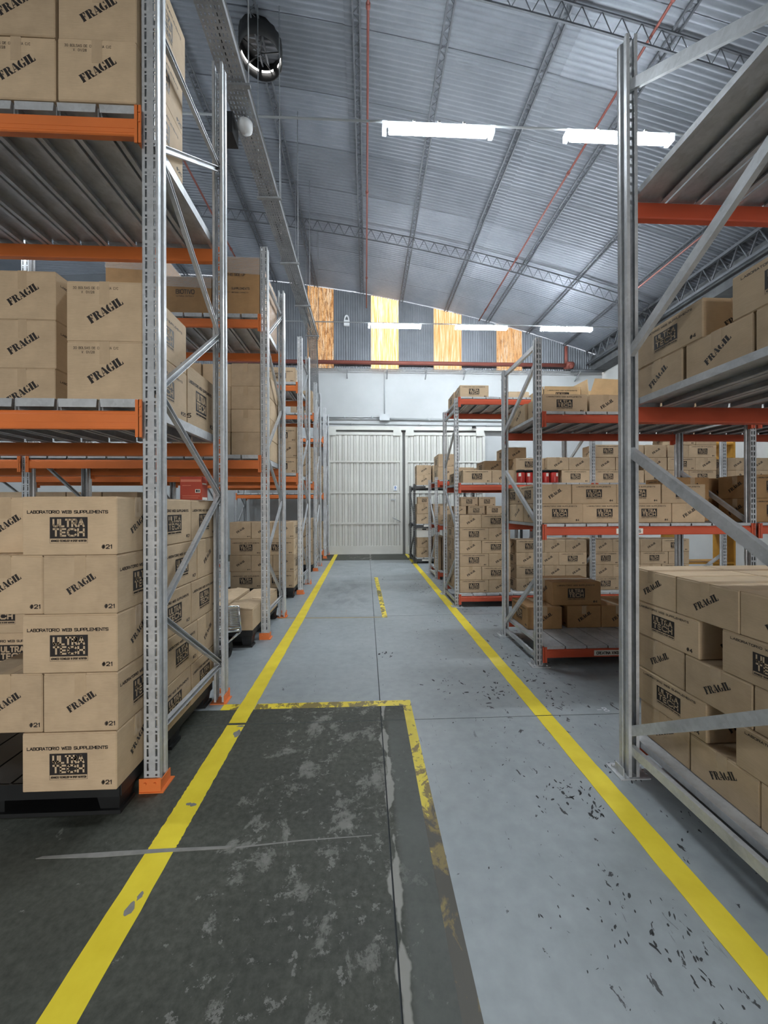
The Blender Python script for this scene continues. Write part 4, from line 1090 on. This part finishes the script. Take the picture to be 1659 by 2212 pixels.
# stacks in the second left rack seen over the nearest stack
st = [[('F', -2.87, 4.62), ('F', -3.23, 4.62), ('F', -3.6, 4.62)]] * 5
stack('hidden-side stack, second left rack', 'back stack in the second left rack', 'K10', .167, st, -1)
KINDS['KT'] = (.58, .50, .54, '', 'plain', False, M_CARD)
pallet(-6.25, -3.95, 6.8, 7.6, .165, 'black plastic pallet behind the second bay of the third left rack')
stack('second bay floor stack, third left rack', 'tall plain cartons in the third left rack', 'KT', .167, [[('U', -4.55, 6.85), ('U', -5.15, 6.85), ('U', -5.75, 6.85), ('U', -6.35, 6.85)]] * 3, -1)
# folding hand trolley leaning in front of the pallet
tr = empty('hand_trolley', (-1.36, 3.78, 0)); tag(tr, 'folded chrome hand trolley with black wheels behind the nearest left rack', 'trolley')
m = MB()
for k in range(15): m.tube((-.15, .02 - .004 * k, .36 + k * .013), (.135, .02 - .004 * k, .36 + k * .013), .0045, 5)
m.build('ribbed_plate', M_CHROME, tr)
m = MB()
for s in (-.15, .135): m.tube((s, .02, .30), (s, -.04, .56), .009, 7)
m.tube((-.15, -.04, .56), (.135, -.04, .56), .009, 7); m.tube((-.15, .0, .33), (.135, .0, .345), .010, 7); m.tube((-.15, -.02, .30), (.135, -.005, .32), .012, 7); m.build('frame', M_CHROME, tr)
m = MB(); m.tube((.135, 0, .30), (-.02, -.05, .17), .008, 7); m.tube((.12, -.03, .30), (-.03, -.07, .155), .008, 7); m.tube((-.02, -.05, .17), (-.16, -.05, .15), .008, 7); m.tube((-.03, -.07, .155), (-.16, -.07, .13), .008, 7); m.build('handle', M_CHROME, tr)
for (yy, zz) in ((.16, .085), (-.06, .085)):
    m = MB(); m.tube((-.09, yy, zz), (-.02, yy, zz), .085, 18); m.tube((-.1, yy, zz), (-.01, yy, zz), .025, 10); m.build('wheel', M_RUBBER, tr)
m = MB(); m.tube((-.055, -.06, .085), (-.055, .16, .085), .008, 6); m.tube((-.055, .05, .085), (-.055, .0, .32), .008, 6); m.build('axle', M_CHROME, tr)
# third left rack
Xr = -1.2; W, D = .515, .345
fr = [('F', Xr - D, 6.42), ('F', Xr - 2 * D - .005, 6.42), ('F', Xr - 3 * D - .01, 6.42), ('U', Xr - W, 6.94)]
un = [('U', Xr - W, 6.42), ('U', Xr - 2 * W - .005, 6.42), ('F', Xr - D, 6.77)]
stack('floor stack, third left rack', 'floor stack in the third left rack', 'K10', .182, [un, fr, un, fr], -1)
stack('lower shelf, third left rack', 'cartons on the lower shelf of the third left rack', 'K10', 2.1105, [[('U', -1.73, 6.79), ('F', -2.08, 6.79)], [('F', -1.56, 6.79), ('F', -1.91, 6.79)], [('U', -1.73, 6.8), ('F', -2.08, 6.79)]], -1)
stack('upper shelf, third left rack', 'cartons on the upper shelf of the third left rack', 'K10', 3.6915, [[('U', -1.75, 6.79), ('U', -2.27, 6.79), ('U', -2.8, 6.79)]], -1)
stack('floor stack, fourth left rack', 'cartons in the fourth left rack', 'K10', .162, [[('F', -1.62, 9.15), ('F', -1.62, 9.67)]] * 4, -1)
stack('lower shelf, fourth left rack', 'cartons in the fourth left rack', 'K10', 2.1315, [[('F', -1.63, 9.25), ('F', -1.66, 9.775, 'KF')]] * 3, -1)
stack('upper shelf, fourth left rack', 'cartons in the fourth left rack', 'K10', 3.7615, [[('U', -1.80, 9.25)]] * 2, -1)
stack('lowest shelf, last left rack', 'cartons in the last left rack', 'K10', .2715, [[('F', -1.66, 11.55)]] * 3, -1)
stack('middle shelf, last left rack', 'cartons in the last left rack', 'K10', 1.9515, [[('F', -1.66, 11.55)]] * 3, -1)

# ------------------------------------------------------------------ cartons: right side
W, D = .445, .335
GR1 = 'floor stack in the nearest right rack'
X1 = 1.585
rowF = lambda ys: [('U', X1, y) for y in ys]
rowU = lambda ys: [('F', X1, y) for y in ys]
rowsR1 = [rowF((1.822, 1.483, 1.145)), rowU((1.725, 1.14)), rowF((1.852, 1.513, 1.174)), rowU((1.765, 1.20)),
          rowF((1.905, 1.566, 1.228)) + [('U', X1 + .45, 1.90), ('U', X1 + .45, 1.56), ('U', X1 + .45, 1.22), ('U', X1 + .90, 1.88), ('U', X1 + .90, 1.54), ('U', X1 + .9, 1.2), ('U', X1 + 1.35, 1.88), ('U', X1 + 1.35, 1.54)]]
stack('floor stack, nearest right rack', GR1, 'K4', .202, rowsR1, 1)
stack('floor stack inside, nearest right rack', GR1, 'K4', .202, [[('U', X1 + .46, 1.85), ('U', X1 + .92, 1.85)]] * 4, 1)
stack('middle shelf, nearest right rack', 'cartons on the middle shelf of the nearest right rack', 'K4', 2.112, [rowF((1.857, 1.505, 1.16)), rowU((1.742, 1.15))], 1)
# second right rack
GR2 = 'cartons in the second right rack'
ya = 3.635
stack('middle deck, second right rack', GR2, 'K4', 1.347,
      [[('U', 1.650, ya), ('U', 2.098, ya), ('U', 2.546, ya), ('F', 2.998, ya), ('U', 1.652, ya + .345), ('U', 1.672, ya + .69)],
       [('F', 1.652, ya), ('U', 1.990, ya), ('U', 2.44, ya), ('U', 2.892, ya), ('F', 1.672, ya + .46)]], 1)
stack('far end of middle deck, second right rack', GR2, 'K5', 1.347, [[('F', 3.335, 4.0)], [('F', 3.335, 4.0)]], 1)
stack('rear past upright, middle deck, second right rack', GR2, 'K5', 1.347, [[('F', 3.79, 4.12)], [('F', 3.79, 4.12)]], 1)
stack('middle deck beyond the second upright, second right rack', GR2, 'K5', 1.347, [[('U', 3.81, 3.62), ('U', 4.27, 3.62)]] * 2, 1)
stack('top deck, second right rack', GR2, 'K4', 2.406, [[('U', 1.70, ya), ('F', 2.166, ya), ('U', 2.515, ya), ('F', 2.98, ya), ('U', 1.67, ya + .345), ('U', 1.68, ya + .69)]], 1)
def open_box(x0, y0, z0, X, Y, H, label, flap=.15, angs=(60, 70, 65, 55), rz=0):
    root = empty('open_carton', (x0 + X / 2, y0 + Y / 2, z0)); root.rotation_euler = (0, 0, rz); tag(root, label, 'box', 'open cartons on the second right rack')
    m = MB(); t = .005
    m.box(-X / 2, X / 2, -Y / 2, Y / 2, 0, t); m.box(-X / 2, X / 2, -Y / 2, -Y / 2 + t, t, H); m.box(-X / 2, X / 2, Y / 2 - t, Y / 2, t, H); m.box(-X / 2, -X / 2 + t, -Y / 2, Y / 2, t, H); m.box(X / 2 - t, X / 2, -Y / 2, Y / 2, t, H); m.build('body', M_INSIDE, root)
    for i, (s, axis) in enumerate(((-1, 'x'), (1, 'x'), (-1, 'y'), (1, 'y'))):
        a = math.radians(angs[i]); f = MB(); dz, dd = flap * math.sin(a), flap * math.cos(a)
        if axis == 'x':
            xx = s * X / 2; f.prism([(xx, H), (xx + s * dd, H + dz), (xx + s * dd + .004, H + dz), (xx + .004, H)], lambda q: (q[0], -Y / 2 + .01, q[1]), lambda q: (q[0], Y / 2 - .01, q[1]))
        else:
            yy = s * Y / 2; f.prism([(yy, H), (yy + s * dd, H + dz), (yy + s * dd + .004, H + dz), (yy + .004, H)], lambda q: (-X / 2 + .01, q[0], q[1]), lambda q: (X / 2 - .01, q[0], q[1]))
        f.build('flap', M_INSIDE, root)
    return root
stack('back of top deck, second right rack', GR2, 'K4', 2.406, [[('U', 2.13, 4.10), ('F', 2.59, 4.10), ('F', 2.95, 4.10)]], 1)
ob = open_box(1.94, 4.12, 2.595, .42, .32, .20, 'pale carton with raised logo panel behind the top deck front row, second right rack', .03, (88, 88, 88, 88))
m = MB(); q = R4(-.075, .075, .10, .165)
m.face([(x, -.1605, z) for x, z in q], 0)
for q in fit_text('ULTRA', 0, .118, .125, .034, .010, .3, LOGOW): m.face([(x, -.161, z) for x, z in q], 1)
for q in fit_text('LABORATORIO WEB SUPPLEMENTS', 0, .18, .33, .008, .002, .28): m.face([(x, -.1605, z) for x, z in q], 0)
m.build('printed_marking', [M_INK, M_KNOCK], ob)
open_box(2.43, 4.12, 2.595, .40, .34, .14, 'open carton with flaps up on the top deck, second right rack', .17, (84, 80, 62, 75), .08)
open_box(2.93, 4.1, 2.595, .40, .34, .14, 'second open carton farther from aisle on top deck, second right rack', .15, (84, 70, 55, 75), -.05)
# brown cartons on the bottom deck
o = carton('K5', 'F', 1.718, 4.03, .195, 'tan fragile-stamped carton at the aisle end, bottom deck of second right rack', GR2, 0)
carton('K5', 'F', 2.165, 4.06, .195, 'brown fragile-stamped carton in the middle, bottom deck of second right rack', GR2, 0)
carton('K5', 'F', 2.545, 4.06, .195, 'brown fragile-stamped carton third from aisle, bottom deck of second right rack', GR2, 0)
carton('K5', 'F', 2.925, 4.06, .195, 'brown carton fourth from aisle, bottom deck of second right rack', GR2, 0)
carton('K6', 'U', 2.02, 4.09, .4315, 'brown logo carton lying on top of the bottom-deck cartons, second right rack', GR2, .5)
# third right rack
GR3 = 'cartons in the third right rack'
yb = 5.80
fu = [('F', 1.42, yb), ('U', 1.760, yb), ('U', 1.405, yb + .46)]
uf = [('U', 1.42, yb), ('F', 1.868, yb), ('F', 1.40, yb + .345)]
stack('six-layer floor stack, third right rack', GR3, 'K4B', .199, [uf, fu, uf, fu, uf, fu], 1)
yc = 5.88
s1 = [('U', 2.33, yc), ('F', 2.779, yc), ('F', 3.118, yc)]; s2 = [('F', 2.33, yc), ('F', 2.669, yc), ('U', 3.008, yc)]
stack('four-layer floor stack, third right rack', GR3, 'K4B', .199, [s2, s1, s2, s1], 1)
s3 = [('F', 3.54, yc), ('U', 3.88, yc), ('F', 4.33, yc), ('U', 4.68, yc)]; s4 = [('U', 3.54, yc), ('F', 3.99, yc), ('U', 4.33, yc), ('F', 4.79, yc)]
stack('floor stack past second upright, third right rack', GR3, 'K4B', .199, [s4, s3, s4, s3], 1)
stack('middle deck, third right rack', GR3, 'K4B', 1.8755,
      [[('U', 1.473, yb), ('F', 1.922, yb), ('F', 2.30, yb + .12), ('F', 2.66, yb + .09), ('U', 3.012, yb)], [('U', 2.34, yb + .1), ('F', 2.79, yb), ('F', 3.128, yb)]], 1)
stack('back of middle deck, third right rack', GR3, 'K4B', 1.8755, [[('F', 1.45, yb + .40), ('U', 1.85, yb + .46)], [('F', 1.95, yb + .46), ('F', 2.30, yb + .46)], [('F', 2.25, yb + .3)]], 1)
t1 = [('U', 3.535, yb), ('F', 3.99, yb)]; t2 = [('F', 3.535, yb), ('F', 3.88, yb)]
stack('middle deck past second upright, third right rack', GR3, 'K4B', 1.8755, [t1, t2, t1], 1)
t3 = [('F', 4.72, yb), ('U', 5.06, yb)]; t4 = [('U', 4.72, yb), ('F', 5.17, yb)]
stack('far end of middle deck, third right rack', GR3, 'K4B', 1.8755, [t3, t4, t3, t4], 1)
stack('back of middle deck past upright, third right rack', GR3, 'K4B', 1.8755, [[('U', 4.35, yb)], [('F', 4.36, yb)], [('F', 4.35, yb)]], 1)
stack('middle deck beyond third upright, third right rack', GR3, 'K4B', 1.8755, [[('F', 5.68, yb), ('F', 6.03, yb), ('F', 6.4, yb)], [('F', 5.68, yb), ('F', 6.03, yb), ('F', 6.4, yb)]], 1)
stack('top deck, third right rack', GR3, 'K4B', 3.1715, [[('U', 1.43, yb), ('F', 1.42, yb + .345), ('F', 2.3, yb + .3), ('F', 2.72, yb + .3), ('U', 3.1, yb + .3)]], 1)
# red tubs with black lids on the middle deck
jm = MB(); jm.lathe([(0, 0), (.058, .0), (.06, .006), (.06, .150), (.056, .158)], n=18)
jl = MB(); jl.lathe([(.056, .158), (.062, .16), (.062, .192), (.058, .196), (0, .196)], n=18)
jw = MB()
for k in range(6):
    a0, a1 = math.radians(245 + 6 * k), math.radians(251 + 6 * k); r = .0606
    jw.face([(r * math.cos(a0), r * math.sin(a0), .095), (r * math.cos(a1), r * math.sin(a1), .095), (r * math.cos(a1), r * math.sin(a1), .145), (r * math.cos(a0), r * math.sin(a0), .145)])
jm, jl, jw = jm.mesh('tub', [M_JAR]), jl.mesh('lid', [M_RUBBER]), jw.mesh('label', [M_PAPER])
for i, x in enumerate((2.36, 2.49, 2.62, 2.75, 2.88)):
    o = empty('supplement_tub', (x, 5.745 + (.02 if i % 2 else 0) + .03, 1.8765)); tag(o, f'red plastic tub with black lid, {ORD[i]} from aisle, on the third right rack', 'tub', 'red tubs on the third right rack'); o.rotation_euler = (0, 0, .25 * (i - 2))
    put('body', jm, o); put('lid', jl, o); put('front_label', jw, o)
# fourth right rack
GR4 = 'cartons in the fourth right rack'
stack('top deck, fourth right rack', GR4, 'K10', 2.0815, [[('F', 1.50, 8.0), ('F', 1.90, 8.05, 'KF'), ('U', 2.35, 8.1)], [('F', 1.51, 8.0)]], 1)
stack('middle deck, fourth right rack', GR4, 'KS', 1.1515, [[('F', 1.5, 8.05), ('F', 1.78, 8.05), ('U', 2.05, 8.05), ('U', 2.43, 8.05), ('F', 2.82, 8.05)], [('F', 1.55, 8.05), ('F', 1.85, 8.05), ('U', 2.15, 8.05), ('U', 2.55, 8.05)], [('U', 2.0, 8.05), ('U', 2.4, 8.1)]], 1)
for i, (x, ww, hh) in enumerate(((1.53, .06, .72), (1.61, .07, .70), (1.70, .05, .66), (1.77, .08, .74))):
    root = empty('folded_carton_bundle', (x, 8.1, .172)); tag(root, f'bundle of folded flat cartons standing upright, {ORD[i]} from aisle, fourth right rack', 'carton bundle', 'folded cartons')
    n = int(ww / .012)
    for k in range(n):
        m = MB(); m.box(k * .012, k * .012 + .009, random.uniform(0, .03), .55 + random.uniform(0, .05), 0, hh + random.uniform(-.02, .02)); m.build('folded_sheet', M_CARD, root)
# dark rack by the gate
GR5 = 'cartons in the dark rack near the gate'
stack('top of dark rack near gate', GR5, 'KF', 2.1115, [[('F', 1.36, 10.33), ('F', 1.80, 10.36), ('F', 2.25, 10.36)], [('F', 1.36, 10.34), ('F', 1.80, 10.34)]], 1)
stack('middle of dark rack near gate', GR5, 'KF', 1.0615, [[('F', 1.36, 10.36), ('F', 1.8, 10.4), ('F', 2.3, 10.4)], [('F', 1.37, 10.36), ('F', 1.82, 10.4)], [('U', 1.40, 10.4, 'KS')]], 1)
stack('bottom of dark rack near gate', GR5, 'KF', .1515, [[('F', 1.36, 10.36), ('F', 1.8, 10.4)], [('F', 1.37, 10.36), ('F', 1.8, 10.4)]], 1)
wb = empty('white_carton', (1.56, 10.55, .695)); tag(wb, 'white box with dark label on lower cartons of the dark rack', 'box')
m = MB(); m.box(-.2, .2, -.18, .2, 0, .25); m.build('body', M_PAPER, wb)
m = MB(); m.box(-.05, .06, -.1812, -.18, .20, .235); m.build('label', M_INK, wb)

# ochre shelf unit in the far right corner
os_ = empty('ochre_shelf', (6.55, 7.3, 0)); tag(os_, 'ochre wooden shelf unit holding white boxes by the right-hand wall', 'shelf')
for x in (-.55, .55):
    m = MB(); m.box(x - .02, x + .02, -.2, .25, 0, 3.0); m.build('side_panel', M_OCHRE, os_)
for z in (.4, 1.0, 1.6, 2.15, 2.7):
    m = MB(); m.box(-.53, .53, -.2, .25, z, z + .03); m.build('shelf_board', M_OCHRE, os_)
for i, (x, z) in enumerate(((-.45, 2.18), (.02, 2.18), (-.4, 2.73))):
    b = empty('white_carton', (6.55 + x + .2, 7.3, z + .0005)); tag(b, ['white box at the left end of the ochre shelf', 'white box at the right of the ochre shelf', 'white box on top of the ochre shelf'][i], 'box')
    m = MB(); m.box(-.2, .2, -.17, .2, 0, .22); m.build('body', M_PAPER, b)
    m = MB(); m.box(-.2, .2, -.171, -.17, .14, .22); m.build('lid_edge', M_WHITEPL, b)
